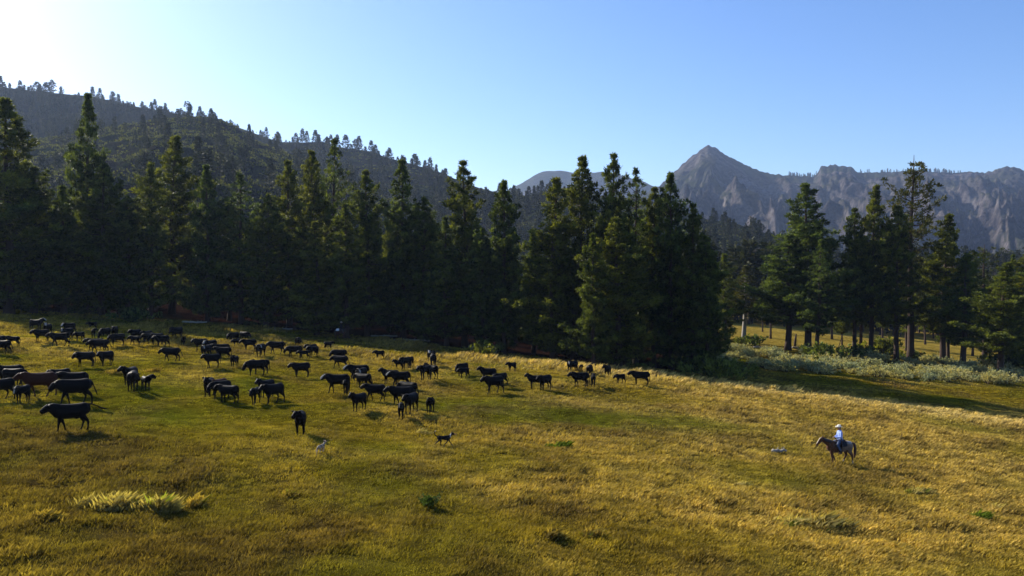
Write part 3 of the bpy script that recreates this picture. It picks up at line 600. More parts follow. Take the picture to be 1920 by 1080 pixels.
# --- the herd: box x0, x1, top, bottom (picture), facing in degrees (180 = left), build, label
L_, C_, A_, R_ = 180, 262, 90, 0
HERD = [
 (57,85,598,621,R_,'wh',"white faced black cow in the shade, farthest left by the trees, looking right"),
 (77,97,608,627,200,'wh',"white faced black cow in shade facing the other white faced one"),
 (114,140,608,627,L_,'wf',"white faced black cow in shade behind the pale-headed one at upper left"),
 (107,137,620,642,L_,'bz',"black cow with pale forehead directly in front of the shaded white faced cow"),
 (161,181,605,621,L_,'c1',"lone black calf in the shade high up near the trees at left"),
 (167,183,621,638,C_,'c3',"black calf in shade behind the large overlapping pair at left"),
 (209,221,620,637,C_,'st',"black cow seen end-on in shade behind the left rows"),
 (182,206,627,642,L_,'gr',"black cow grazing at the shade edge behind another cow, upper left"),
 (57,90,623,645,L_,'st',"black cow with sunlit back, walking first of three in the upper left row"),
 (83,131,626,651,L_,'w1',"black cow striding with spread legs, middle of upper left row"),
 (136,157,625,644,L_,'c2',"black calf following at the tail of the upper left row"),
 (7,35,629,650,L_,'c1',"small black cow at left edge standing behind the cut-off pair"),
 (-22,9,637,657,L_,'st',"black cow mostly out of frame at left edge, behind its neighbour"),
 (-22,18,643,666,L_,'w2',"black cow cut by left edge, swinging its tail"),
 (152,196,636,658,L_,'w1',"black cow, farther one of the overlapping pair above the walking calves"),
 (160,203,639,662,L_,'w2',"black cow, nearer one of the overlapping pair above the walking calves"),
 (198,233,629,653,L_,'lo',"black cow with head down right of the overlapping left pair"),
 (140,168,658,687,210,'tl',"black cow standing with its head turned away, left of the walking young one"),
 (178,211,657,686,L_,'w3',"young black cow walking with crossed forelegs above the bull pair"),
 (238,262,633,652,L_,'c2',"black calf with lowered head in front of two rust-backed cows"),
 (241,262,624,642,L_,'st',"rusty backed black cow, left of two standing at the shade edge"),
 (262,284,624,642,L_,'st',"rusty backed black cow, right of two standing at the shade edge"),
 (262,290,631,650,L_,'w2',"black cow squeezed between the rust-backed pair and the wide dark one"),
 (274,306,629,650,L_,'lo',"black cow with light streak on its neck, in a tight bunch upper left"),
 (284,316,632,654,L_,'w1',"wide black cow at the right end of the tight bunch upper left"),
 (292,340,655,680,L_,'w2',"black cow walking left alone in the open green, upper left"),
 (-24,43,685,722,L_,'st',"black cow at left edge, only its long back showing above the others"),
 (8,56,695,728,R_,'lo',"dark cow behind the brown one, its rump toward the brown back"),
 (23,106,701,746,L_,'br',"reddish brown cow walking left, the only brown one in front"),
 (88,127,695,728,L_,'st',"black cow mostly hidden behind the brown cow's rump"),
 (100,162,697,738,L_,'st',"black cow with tall square rump standing behind the tail-swishing one"),
 (84,176,713,760,L_,'sw',"black cow striding left with tail swinging, just above the lead cow"),
 (-34,22,709,752,L_,'w1',"black cow cut off by left edge beside the small calf"),
 (17,58,722,758,200,'cb',"black calf with white forehead spot in front of the brown cow"),
 (71,172,759,812,L_,'to',"big black lead cow nearest at left with tail streaming straight out"),
 (236,261,697,735,C_,'dn',"dark cow facing the camera beside a calf, left half of the meadow"),
 (236,253,684,722,250,'s2',"black cow behind the camera-facing one, only its raised head showing"),
 (262,285,702,733,290,'c3',"black calf beside the camera-facing cow, looking right"),
 (316,341,617,637,L_,'w2',"black cow at the shade edge with its head low, nearer of two"),
 (318,340,615,634,L_,'st',"black cow at the shade edge hidden behind its twin"),
 (337,350,630,648,C_,'c3',"narrow black calf seen end-on right of the shaded pair"),
 (357,388,636,660,L_,'w1',"black cow walking left ahead of the crowded upper centre bunch"),
 (380,404,641,662,L_,'wf',"white faced black cow at the front of the upper centre bunch"),
 (377,396,648,671,235,'bz',"black cow with pale nose facing the camera in the upper centre bunch"),
 (391,430,645,668,L_,'st',"black cow in the upper centre bunch, behind the big smooth one"),
 (397,432,650,672,L_,'w1',"big smooth black cow closing the upper centre bunch on the right"),
 (373,413,667,694,L_,'w3',"young black cow trotting left in front of the upper centre bunch"),
 (425,449,666,692,200,'c3',"small black calf following the trotting young cow"),
 (422,448,626,644,L_,'lo',"black cow at the shade edge, left of two side by side, upper centre"),
 (450,472,624,641,R_,'lo',"black cow at the shade edge, right of two side by side, upper centre"),
 (433,449,635,650,L_,'c2',"small black calf beneath the two shade edge cows"),
 (448,480,636,656,L_,'st',"black cow with level back below the two shade edge cows"),
 (480,497,644,669,245,'bz',"black cow with pale head facing the camera ahead of a walking one"),
 (495,534,642,667,L_,'w2',"black cow walking left behind the pale headed cow, tail swinging"),
 (451,498,678,710,L_,'lo',"black cow with lowered head in front of its overlapping companion, centre left"),
 (462,505,677,704,L_,'st',"black cow half hidden behind the one with lowered head, centre left"),
 (371,410,702,744,215,'up',"black cow with raised head at the back left of the tight group of four"),
 (392,421,708,742,L_,'br',"dark reddish cow, only its back visible inside the tight group of four"),
 (382,433,715,751,L_,'lo',"black cow in the middle of the tight group of four"),
 (400,446,727,757,L_,'st',"black cow nearest the camera in the tight group of four"),
 (463,490,728,761,200,'c2',"black calf with drooping head at the left of a trio, centre left"),
 (484,531,720,760,L_,'w1',"large black cow of the trio with a spread hind stance, centre left"),
 (484,506,711,748,L_,'up',"black cow behind the large one of the trio, head just visible"),
 (553,564,634,651,C_,'dn',"brownish cow facing the camera alone at the shade edge, centre"),
 (530,566,651,674,L_,'lo',"black cow walking left with lowered head above the lone broad one"),
 (568,594,649,670,L_,'st',"black cow partly hidden behind another, upper centre, right of a calf"),
 (579,597,652,674,225,'c1',"black calf standing in front of a half-hidden cow, upper centre"),
 (554,580,659,677,L_,'c2',"black calf between the head-down cow and the half-hidden one"),
 (538,581,676,706,L_,'st',"broad black cow standing alone side-on in the centre green"),
 (608,629,640,656,R_,'c1',"black calf facing right alone at the shade edge, centre"),
 (615,650,656,679,L_,'lo',"black cow directly behind the tail-swishing one, centre"),
 (617,652,666,692,L_,'sw',"black cow walking left with tail swishing, above the white faced pair"),
 (641,692,684,716,L_,'wf',"white faced black cow, upper one of the two, centre"),
 (655,693,691,722,200,'bz',"black cow with glinting shoulder below the upper white faced cow"),
 (659,696,700,730,L_,'w2',"black cow above the walking one with horn-like ears, centre"),
 (594,660,705,740,L_,'wf',"white faced black cow leading, lower one of the two, centre"),
 (637,660,714,743,215,'c1',"black calf pressed against the lower white faced cow's flank"),
 (673,723,718,752,L_,'w1',"black cow striding left between the white faced cow and the herd centre"),
 (716,777,724,760,L_,'w3',"long black cow walking left right behind the striding one"),
 (652,686,740,773,L_,'up',"young black cow standing by itself in the foreground of the centre"),
 (743,781,712,746,L_,'sw',"black cow behind the long one with its tail hanging clear at right"),
 (716,775,698,727,L_,'wf',"black cow with white marked face walking in front of a higher-headed one"),
 (706,749,690,722,L_,'up',"black cow with raised head at the back of the centre group"),
 (749,786,739,779,200,'st',"bulky black cow standing between two calves in the foreground"),
 (740,763,755,787,215,'c1',"black calf in front of the bulky cow, left of two foreground calves"),
 (791,818,744,778,205,'c3',"black calf right of the bulky cow, standing with straddled hind legs"),
 (698,720,655,673,L_,'c1',"black calf alone on the slope between shade edge and herd, centre"),
 (737,753,673,692,210,'c3',"small black calf at the front of a trio on the upper slope"),
 (747,770,671,692,L_,'st',"black cow in the middle of the upper slope trio"),
 (757,778,667,689,200,'c1',"black cow at the rear of the upper slope trio"),
 (801,816,659,681,240,'wh',"white faced cow behind an end-on one, upper right of centre"),
 (804,820,664,688,A_,'st',"black cow seen from behind with a sunlit rim, upper right of centre"),
 (789,807,682,713,225,'c1',"black calf at the left of a close pair, right of centre"),
 (791,822,680,710,L_,'up',"black cow with raised head behind the calf, right of centre"),
 (851,876,678,703,L_,'lo',"black cow behind its overlapping calf, mid slope right of centre"),
 (855,879,687,709,L_,'c2',"black calf overlapping the cow on the mid slope right of centre"),
 (890,932,687,716,L_,'up',"black cow with head raised high behind the big one, right of centre"),
 (898,944,701,736,L_,'w1',"big black cow standing broadside in front of the raised head one"),
 (924,946,699,724,L_,'sw',"black cow mostly hidden, only hindquarters and tail right of the big one"),
 (953,967,680,698,225,'c1',"small black calf alone at the shade edge, right of the big cow"),
 (976,1024,701,729,L_,'s2',"black cow with turned raised head, left of the right-hand string"),
 (1006,1031,702,732,L_,'st',"black cow overlapping the turned-head one from behind"),
 (1060,1086,677,700,225,'bz',"black cow with sunlit white back patch at the forest shade"),
 (1084,1093,683,699,C_,'c3',"tiny black calf end-on beside the sunlit patch cow"),
 (1097,1113,686,704,C_,'tl',"black cow end-on above the head-out cow at right"),
 (1132,1147,685,706,C_,'s2',"black cow facing the camera alone at the forest shade, right"),
 (1060,1106,700,728,L_,'w3',"black cow with outstretched head at right of the meadow"),
 (1106,1119,704,727,A_,'c1',"black calf seen from behind right of the outstretched head cow"),
 (1150,1171,702,722,L_,'c2',"black calf walking ahead of the rightmost cow"),
 (1174,1219,699,725,L_,'st',"rightmost black cow of the whole herd, standing side-on"),
 (1078,1100,658,680,220,'wh',"white faced black cow deep in the forest shade behind the right string"),
 (547,580,769,820,268,'s2',"lone black cow walking toward the camera in front of the herd"),
]
for x0, x1, yt, yb, face, kd, lab in HERD:
    calf = kd[0] == 'c'
    cx = (x0 + x1) / 2; x, y, z, s = hit(cx, yb - 1)
    H = (yb - yt) * y / F; full = {'up': 1.62, 's2': 1.62, 'wh': 1.62}.get(kd, 1.42)
    if kd == 'c3': full = 1.6
    sc = H / full
    side = abs(math.cos(R(face))) > .8
    Lw = {'to': 2.45}.get(kd, 2.25 if not calf else 2.0)
    if side:
        sl = (x1 - x0) * y / F / Lw; sc = .7 * sc + .3 * min(max(sl, sc * .9), sc * 1.25)
    sc = min(max(sc, .62 if calf else .84), .92 if calf else 1.2); yaw = 0
    if side:
        yaw = math.degrees(math.acos(min(1, max(.70, sl / sc)))) * (1 if random.random() < .72 else -1)
        if face == R_: yaw = -yaw
    a = R(face + yaw + random.uniform(-6, 6)) - math.atan2(x, y); off = .27 * sc
    if side: x -= off * math.cos(a); y -= off * math.sin(a)
    o = link("calf" if calf else "cow", CM[kd], None, (x, y, float(gz(x, y)) + .01), a, (sc * random.uniform(.86, .94), sc * random.uniform(.92, 1.04) * (1 if side else 1.15), sc * 1.02))
    tag(o, lab, "calf" if calf else "cow", "calves in the herd" if calf else "cows in the herd")
# ------------------------------------------------------------ vegetation
M_BARK = m_bark("pine_bark", (.028, .015, .010), (.06, .032, .02)); M_GREYBARK = m_bark("dead_wood", (.22, .20, .18), (.42, .39, .35))
M_NEEDLE = m_foliage("pine_needles", (.013, .025, .009), (.18, .225, .05), .45)
M_NEEDLE_Y = m_foliage("pine_needles_sparse", (.03, .042, .013), (.12, .125, .032), .3)
M_NEEDLE_FAR = m_foliage("far_pine_needles", (.010, .018, .008), (.040, .048, .016), .2, .7)
M_SAGE = m_foliage("sage_leaves", (.17, .18, .095), (.50, .50, .31), .4, .8)
M_LEAF = m_foliage("shrub_leaves", (.03, .055, .012), (.10, .14, .03), .4)
M_GRASS = m_blade("grass_blades"); M_TUSS = m_blade("tussock_blades", .45)

def unit(v): return v / np.maximum(np.linalg.norm(v, axis=1, keepdims=True), 1e-6)
def sprays(C, A, k, L, W, r, spread=1.0):
    """k flat needle sprays round each centre C, biased to direction A"""
    n = len(C) * k; c = np.repeat(C, k, 0); a = np.repeat(A, k, 0)
    d = unit(a + spread * r.normal(size=(n, 3)) * .62); c = c + r.normal(size=(n, 3)) * L * .18
    s = unit(np.cross(d, r.normal(size=(n, 3)))); l = L * r.uniform(.6, 1.25, (n, 1)); w = W * r.uniform(.7, 1.3, (n, 1))
    V = np.stack([c - s * w * .5, c + d * l * .55 + s * w, c + d * l, c + d * l * .5 - s * w], 1).reshape(-1, 3)
    Q = np.arange(n * 4).reshape(n, 4); return V, Q
PROF = {
 'cone': lambda t: np.minimum(1, 1.15 * (1 - t) ** .88) * np.minimum(1, (1 - t) / .13 + .12) * (0.55 + .45 * np.minimum(1, t / .12)),
 'col': lambda t: np.minimum(.95, 1.25 * (1 - t) ** .70) * np.minimum(1, (1 - t) / .15 + .12) * (0.6 + .4 * np.minimum(1, t / .15)),
 'egg': lambda t: np.sin(np.pi * np.clip(.16 + .84 * t, 0, 1)) ** .75 * 1.0,
 'thin': lambda t: .25 + .75 * np.sin(np.pi * np.clip(.1 + .85 * t, 0, 1)),
}
def pine(seed, prof='cone', base=.12, Rm=3.8, nb=120, dens=1.0, spike=0, mat=None, bark=None, H=25.0, lump=.3, tuft=7):
    r = np.random.default_rng(seed); tr = MB(); cb_ = []; mat = mat or M_NEEDLE; bark = bark or M_BARK
    bx, by = r.normal(0, .35, 2)
    ax_ = lambda z: (bx * (z / H) ** 1.5 + .12 * math.sin(z * .3 + seed), by * (z / H) ** 1.5 + .1 * math.cos(z * .27))
    zs = np.linspace(-.4, H * (1.0 if not spike else 1.0), 14)
    tr.loft([(*ax_(max(z, 0)), z) for z in zs], [.42 * (1 - max(z, 0) / H) ** .8 + .025 + (.14 if z < .3 else 0) for z in zs], 9, (1, 0, 0), .2)
    C = []; A = []
    zb = H * base; f = PROF[prof]; top = H * (1 - spike)
    ph = r.uniform(0, 6.3)
    nw = nb // 5; wk = np.clip(r.normal(.95, .2, nw), .6, 1.35)
    for i in range(nb):
        iw = min(i // 5, nw - 1); t = (iw + .5 + r.normal(0, .16)) / nw; t = min(max(t, 0), .995); z = zb + (top - zb) * t
        az = ph + iw * 2.39996 + (i % 5) * 1.2566 + r.normal(0, .25)
        lobe = 1 + lump * math.sin(az * 2 + z * .45 + seed) + lump * .8 * float(np.clip(r.normal(), -2, 1.3))
        L = max(.22, Rm * float(f(t)) * max(.35, lobe) * wk[iw]); rise = -.12 + .75 * t + r.normal(0, .10)
        x0, y0 = ax_(z); d = np.array((math.cos(az), math.sin(az), 0)); p = []
        for k in range(4):
            q = k / 3; p.append(np.array((x0, y0, z)) + d * L * q + np.array((0, 0, L * (rise * q - .22 * q * (1 - q) * 2 + .10 * q * q))))
        if dens > .3: tr.loft(p, [.02 + .012 * L, .018 + .009 * L, .02 + .004 * L, .012], 4, (0, 0, 1), 0)
        if r.uniform() > dens + .25: continue
        ncl = max(1, int(L * 1.35 * dens + .7))
        for k in range(ncl):
            q = 1 - (k / ncl) ** 1.1 * .78; c = p[0] * (1 - q) + p[3] * q + np.array((0, 0, L * (-.22 * q * (1 - q) * 2)))
            lat = np.array((-d[1], d[0], 0)) * r.normal(0, .20) * L * (1.1 - q * .6)
            cc_ = c + lat + np.array((0, 0, .12)); rad = (.34 + .10 * L * .5) * (.45 + .55 * min(1, (1 - t) * 5))
            m = int(tuft * dens * (1.0 + .2 * L) + 1); cb_.append(np.full(m, r.uniform(0, 1))); off = unit(r.normal(size=(m, 3))) * r.uniform(.3, 1, (m, 1)) * rad * np.array((1.1, 1.1, .62))
            C.append(cc_ + off); A.append(unit(off) * .7 + d * .45 + np.array((0, 0, .65)))
    # leader
    m = 14; zt = np.linspace(top - 1.6, top + (.1 if not spike else -.3), m); C.append(np.stack([np.full(m, ax_(top)[0]), np.full(m, ax_(top)[1]), zt], 1) + r.normal(0, .1, (m, 3))); A.append(np.tile((0, 0, 1.2), (m, 1)) + r.normal(0, .5, (m, 3)))
    C = np.concatenate(C); A = np.concatenate(A)
    V, Q = sprays(C, A, 8, .44, .062, r); cb_.append(np.full(14, .5)); rnd = np.repeat(np.clip(r.uniform(0, 1, len(C)) * .4 + .6 * np.concatenate(cb_), 0, 1) ** 1.4, 32)
    return tr.mesh("pine_trunk", [bark]), mesh_np("pine_crown", V, Q, [mat], {"rnd": rnd}), H, Rm
PV = {
 'a': pine(1, 'cone', .05, 4.0, 150), 'b': pine(2, 'cone', .08, 3.8, 140, lump=.38), 'c': pine(3, 'col', .05, 3.4, 150), 'd': pine(4, 'col', .07, 3.6, 150, lump=.42),
 'e': pine(5, 'egg', .04, 3.9, 140, lump=.35), 'f': pine(6, 'cone', .22, 4.0, 130, lump=.4), 'g': pine(7, 'col', .24, 3.4, 120, lump=.35), 'h': pine(8, 'cone', .20, 3.6, 125, .85, lump=.45),
 's': pine(9, 'thin', .30, 2.1, 110, .62, .08, M_NEEDLE_Y, lump=.35), 'y': pine(10, 'cone', .42, 2.6, 70, .9, 0, M_NEEDLE_Y, M_GREYBARK, lump=.3), 'k': pine(11, 'col', .07, 3.2, 110, .75, lump=.5),
 'x': pine(12, 'thin', .30, 2.2, 80, .5, .06, M_NEEDLE_Y, M_BARK, lump=.45),
}
n_near = 0
def place_pine(kind, x, y, h, wfac, label, group, rz=None):
    global n_near; n_near += 1
    tm, cm, H, Rm = PV[kind]; s = h / H
    root = bpy.data.objects.new("pine_tree", None); COL.objects.link(root)
    root.location = (x, y, float(gz(x, y))); root.rotation_euler = (0, 0, random.uniform(0, 6.28) if rz is None else rz); root.scale = (s * wfac, s * wfac, s)
    tag(root, label, "tree", group); link("trunk", tm, root); link("crown", cm, root); return root
def pine_px(kind, px, yb, yt, wpx, label, group, d=None):
    if d is None: x, y, z, s = hit(px, yb)
    else:
        y = d; x = (px - 960) / F * d; z = float(gz(x, y))
    dx, dy, dz = ray(px, yt); topz = CAMZ + dz / dy * y; h = topz - z
    Rm = PV[kind][3]; s = h / 25.0; w = (wpx * y / F) / (2 * Rm * 1.05) / s
    return place_pine(kind, x, y, h, w, label, group)
GF = "tall pines along the forest edge"; GR = "pines standing over the sagebrush on the right"
TREES = [  # kind, x, base y, top y, crown width, label
 ('c', 18, 588, 186, 150, "very broad dark pine at the left edge of the photo"),
 ('d', -70, 582, 230, 150, "dark pine just beyond the left edge behind the broad one"),
 ('e', 66, 588, 318, 110, "rounded dark pine right of the broad left edge pine"),
 ('a', 166, 586, 180, 105, "tall spire-topped pine with knobbly tip at upper left, highest at left"),
 ('e', 190, 592, 312, 110, "dark full pine below and right of the highest left spire"),
 ('b', 118, 590, 350, 100, "shorter dark pine between the left edge pines and the spire"),
 ('f', 322, 590, 256, 130, "open-branched pine with bare lower limbs showing against the hillside"),
 ('b', 284, 598, 308, 95, "dark pine just left of the open-branched one"),
 ('e', 240, 596, 372, 90, "low dark pine in the dip left of the open-branched one"),
 ('a', 390, 603, 314, 88, "yellow-green lit pine with a pointed top, centre left"),
 ('k', 452, 606, 330, 84, "thin-topped pine with pale feathery tip right of the lit one"),
 ('b', 430, 600, 372, 80, "short pine in front of the thin-topped one"),
 ('b', 543, 612, 303, 100, "pine with rounded leaning tip left of the twin tops"),
 ('d', 584, 612, 287, 90, "broad topped pine, left neighbour of the narrow-spired one"),
 ('k', 624, 612, 264, 78, "narrow-spired dark pine with clumped top standing above its neighbours"),
 ('a', 596, 628, 418, 104, "lower pine with lit left boughs in front of the narrow spire"),
 ('e', 500, 614, 368, 92, "dark pine filling the gap left of the rounded leaning tip"),
 ('d', 690, 630, 324, 92, "brownish topped pine midway between two pointed ones"),
 ('a', 756, 634, 303, 104, "pointed pine with bright left side in the middle of the forest edge"),
 ('b', 650, 634, 384, 90, "pine with bright drooping boughs left of the brown topped one"),
 ('e', 796, 640, 374, 90, "round topped lit pine right of the pointed bright one"),
 ('d', 873, 650, 307, 108, "tall pine with slim dark leader and side spire, centre"),
 ('b', 836, 652, 408, 88, "shorter pine left of the slim dark leader"),
 ('c', 945, 664, 343, 84, "columnar pine with small rounded tip, centre"),
 ('e', 905, 660, 432, 76, "dark low pine between the two centre columns"),
 ('b', 1000, 664, 432, 80, "dark pine behind the wide bright sloping one"),
 ('a', 1036, 676, 338, 140, "wide pine with bright bulging left side reaching down low"),
 ('c', 1078, 678, 297, 112, "tall dense pine with blunt clumped top left of the gap"),
 ('d', 1146, 684, 294, 96, "tallest pine of the centre right pair, with ragged double tip"),
 ('k', 1190, 686, 322, 86, "pine with bushy secondary top right of the ragged double tip"),
 ('e', 1160, 692, 412, 124, "bright leafy low pine in front of the ragged tip pine"),
 ('g', 1224, 688, 356, 84, "dark pine squeezed behind the bushy top"),
 ('c', 1258, 692, 329, 88, "dark pine with dense bullet-shaped top, end of the main group"),
 ('b', 1300, 696, 384, 92, "pine with small bright knob, rightmost of the main group"),
 ('e', 1326, 699, 448, 76, "dark pine closing the forest edge beside the sagebrush"),
 ('b', 1112, 690, 440, 80, "dark pine filling the gap between the dense and the ragged pines"),
]
for k, x, yb, yt, w, lab in TREES: pine_px(k, x, yb, yt, w * .95, lab, GF)
RT = [
 ('h', 1360, 647, 478, 62, "slim dim pine left of the bare pale trunk"),
 ('y', 1395, 645, 500, 56, "young yellow-green pine on a tall bare pale trunk"),
 ('f', 1478, 657, 440, 112, "wide low-boughed pine left of the thick dark trunk"),
 ('f', 1516, 660, 345, 122, "large bright pine with ragged top, first of the right-hand row"),
 ('h', 1532, 667, 452, 70, "smaller pine in front of the large ragged one, with low green boughs"),
 ('g', 1602, 668, 394, 62, "slim pine left of the close pair"),
 ('f', 1632, 671, 350, 84, "tall pine with thick trunk, higher one of the close pair"),
 ('h', 1614, 657, 430, 50, "leaning thin pine between the slim one and the thick trunk"),
 ('g', 1680, 676, 390, 74, "dark narrow pine right of the close pair"),
 ('s', 1706, 676, 290, 62, "very tall sparse pine with bare spike on top, highest on the right"),
 ('f', 1766, 680, 405, 104, "broad full pine right of the tall sparse one"),
 ('h', 1806, 691, 478, 92, "medium pine with tufted boughs, right of the broad full pine"),
 ('x', 1846, 681, 458, 50, "thin half dead reddish pine near the right edge"),
 ('f', 1874, 708, 494, 112, "nearest pine on the right with a bare reddish lower trunk"),
 ('g', 1922, 690, 478, 104, "pine cut by the right edge of the photo"),
 ('g', 1778, 680, 520, 54, "short dark pine behind the tufted one"),
 ('f', 1975, 700, 440, 100, "pine just past the right edge of the photo"),
]
for k, x, yb, yt, w, lab in RT: pine_px(k, x, yb, yt, w * 1.05, lab, GR)
# filler pines that make the dark interior behind the edge row
skyx = [-200, 0, 60, 100, 130, 200, 250, 300, 360, 420, 480, 520, 600, 660, 720, 780, 830, 900, 960, 1000, 1050, 1100, 1180, 1240, 1300, 1345]
skyy = [300, 260, 380, 380, 370, 360, 395, 340, 375, 385, 385, 370, 340, 365, 370, 395, 420, 400, 430, 430, 370, 370, 370, 380, 430, 500]
cnt = 0; tries = 0; spots = []
while cnt < 128 and tries < 6000:
    tries += 1; px = random.uniform(-260, 1335); x0 = (px - 960) / F
    ty = float(tree_line_y(x0 * 100)); d = ty + random.uniform(4, 75) * (.28 if px > 1150 else 1); x = x0 * d
    if any((x - a) ** 2 + (d - b) ** 2 < 12 for a, b in spots): continue
    spots.append((x, d)); yt = np.interp(px, skyx, skyy) + random.uniform(15, 110)
    z = float(gz(x, d)); top = CAMZ + (HOR - yt) / F * d; h = min(34, top - z)
    if h < 8: continue
    place_pine(random.choice('abcdeeck'), x, d, h, random.uniform(.7, .95), 'dark pine crowded in shade behind the %s of the forest edge' % ('left part' if px < 300 else 'left-centre part' if px < 760 else 'centre' if px < 1080 else 'right end'), "pines crowded inside the dark forest"); cnt += 1
RB = [(1330, 480), (1345, 520), (1430, 520), (1445, 490), (1560, 480), (1580, 520), (1655, 500), (1735, 500), (1825, 500), (1850, 520), (1895, 480), (1930, 520), (1945, 470), (1700, 470)]
for i, (px, yt) in enumerate(RB):
    d = 165 + 60 * ((i * 7) % 5) / 5; x = (px - 960) / F * d; z = float(gz(x, d)); h = CAMZ + (HOR - yt) / F * d - z
    place_pine('ghf'[i % 3], x, d, h, .75, 'dim pine farther back, seen between the right-hand pines', 'pines between the right row and the far meadow')
# trees up-sun of the picture's left edge, part of the same forest edge
for i in range(12):
    x = -66 - i * 7 + random.uniform(-2, 2); d = float(tree_line_y(-66)) + 6 + random.uniform(-2, 6)
    place_pine('abcde'[i % 5], x, d, random.uniform(17, 23), 1.0, "pine of the forest edge beyond the left side of the photo", "pines beyond the left side of the photo")
# ------------------------------------------------------------ distant small pines
def far_mesh(seed, H=18.0, prof='cone', Rm=3.1, base=.10, n=170, mat=None):
    r = np.random.default_rng(seed); V = []; Q = []
    t = r.uniform(0, 1, n) ** .9; z = H * (base + (1 - base) * t); rad = Rm * PROF[prof](t) * r.uniform(.35, 1.1, n) * (1 + .3 * np.sin(t * 21 + seed)); az = r.uniform(0, 6.28, n)
    C = np.stack([np.cos(az) * rad, np.sin(az) * rad, z], 1); A = np.stack([np.cos(az), np.sin(az), np.full(n, .3)], 1)
    V, Q = sprays(C, A, 3, 1.6, .42, r); n0 = len(V); rnd = np.repeat(r.uniform(0, 1, n), 12)
    tv = []; 
    for zz, w in ((-1.5, .32), (H * .96, .06)):
        for k in range(4): tv.append((math.cos(k * 1.57) * w, math.sin(k * 1.57) * w, zz))
    tq = [(n0 + k, n0 + (k + 1) % 4, n0 + 4 + (k + 1) % 4, n0 + 4 + k) for k in range(4)]
    V = np.concatenate([V, np.array(tv)]); Qn = np.concatenate([Q, np.array(tq)]); mi = np.concatenate([np.zeros(len(Q)), np.ones(4)]); rnd = np.concatenate([rnd, np.zeros(8)])
    return V, Qn, mi, rnd
FV = [far_mesh(21), far_mesh(22, prof='col', Rm=2.3), far_mesh(23, prof='egg', Rm=2.8, base=.22), far_mesh(24, prof='cone', Rm=2.0, base=.05), far_mesh(25, prof='thin', Rm=2.4, base=.3, n=70), far_mesh(26, prof='egg', Rm=3.4, base=.35, n=90)]
FM = [mesh_np("far_pine", a, b, [M_NEEDLE_FAR, M_BARK], {"rnd": d}, matidx=c) for a, b, c, d in FV]
def far_tree(x, y, z, h, label, group, v=None):
    v = random.randrange(len(FM)) if v is None else v; s = h / 18
    o = link("pine_tree", FM[v], None, (x, y, z), random.uniform(0, 6.28), (s * random.uniform(1.2, 1.8),) * 2 + (s,)); tag(o, label, "tree", group); return o
class Bulk:
    def __init__(s): s.V = []; s.Q = []; s.m = []; s.r = []; s.n = 0
    def put(s, v, x, y, z, h):
        V, Q, mi, rn = FV[v]; a = random.uniform(0, 6.28); k = h / 18; c, d = math.cos(a) * k, math.sin(a) * k
        s.V.append(np.stack([V[:, 0] * c - V[:, 1] * d + x, V[:, 0] * d + V[:, 1] * c + y, V[:, 2] * k + z], 1)); s.Q.append(Q + s.n); s.m.append(mi); s.r.append(np.clip(rn * .7 + random.uniform(0, .3), 0, 1)); s.n += len(V)
    def build(s, name): return link(name, mesh_np(name, np.concatenate(s.V), np.concatenate(s.Q), [M_NEEDLE_FAR, M_BARK], {"rnd": np.concatenate(s.r)}, matidx=np.concatenate(s.m)))
n_far = 0
def crest(ridge, x0, x1, step, hpx, label, group, keep=.75, tj=(.93, 1.0)):
    global n_far; u = x0
    while u < x1:
        u += random.uniform(.4, 1.6) * step
        if perlin(np.array([u / 45.0]), np.array([3.3]), 2)[0] < -.28: continue
        if random.random() > keep: continue
        X, Y, Z = [float(v[0]) for v in ridge.at([u], [random.uniform(*tj)])]
        far_tree(X, Y, Z - .3, Y / F * hpx * random.uniform(.5, 1.25), label, group, random.choice([0, 1, 3, 3, 0, 2])); n_far += 1
crest(hillB, -10, 440, 9, 23, "pine on the skyline of the hazy left ridge above the nearer hillside", "skyline pines, high left ridge", .8)
crest(hillA, 285, 450, 12, 22, "pine on the brushy hillside crest where it meets the sky", "pines on the brushy crest")
crest(hillB, 445, 880, 9, 22, "pine on the skyline of the ridge falling away toward the centre", "skyline pines, descending ridge", .8)
crest(hillB, 885, 1080, 10, 24, "pine on the low saddle between ridge and mountain", "pines on the saddle")
crest(hillB, 1215, 1480, 10, 20, "small pine on the dark knoll in front of the big mountain", "pines on the knoll", .7)
far_big = 300 - n_near - n_far
bulk = Bulk()
# slope trees: first ones (largest, nearest) are individuals, the rest one mass
cand = []
for i in range(4600):
    u = random.uniform(-250, 1100); t = random.uniform(.02, .93)
    X, Y, Z = [float(v[0]) for v in hillB.at([u], [t])]
    dense = .75 if u < 420 else .5
    if (u < 430 and t > .35) or fbm(np.array([X / 70]), np.array([Y / 70]), 5)[0] > -.1 * (2 - dense) and random.random() < dense: cand.append((Y, X, Z, random.uniform(9, 17)))
for i in range(420):
    u = random.uniform(-150, 900); t = random.uniform(.05, .95); X, Y, Z = [float(v[0]) for v in hillA.at([u], [t])]
    if fbm(np.array([X / 50]), np.array([Y / 50]), 55)[0] > .02 or random.random() < .25: cand.append((Y, X, Z, random.uniform(8, 17)))
for i in range(1100):      # wooded lower slopes right of centre
    u = random.uniform(900, 2150); t = random.uniform(0, .8); X, Y, Z = [float(v[0]) for v in hillB.at([u], [t])]
    if random.random() < .9 - .5 * t: cand.append((Y, X, Z, random.uniform(11, 21)))
band = []
for i in range(330):       # belt of pines beyond the far meadow
    px = random.uniform(1290, 2150); d = random.uniform(255, 385); x = (px - 960) / F * d; band.append((d, x, float(gz(x, d, False)), random.uniform(14, 26) * (1.12 if px < 1460 else .9)))
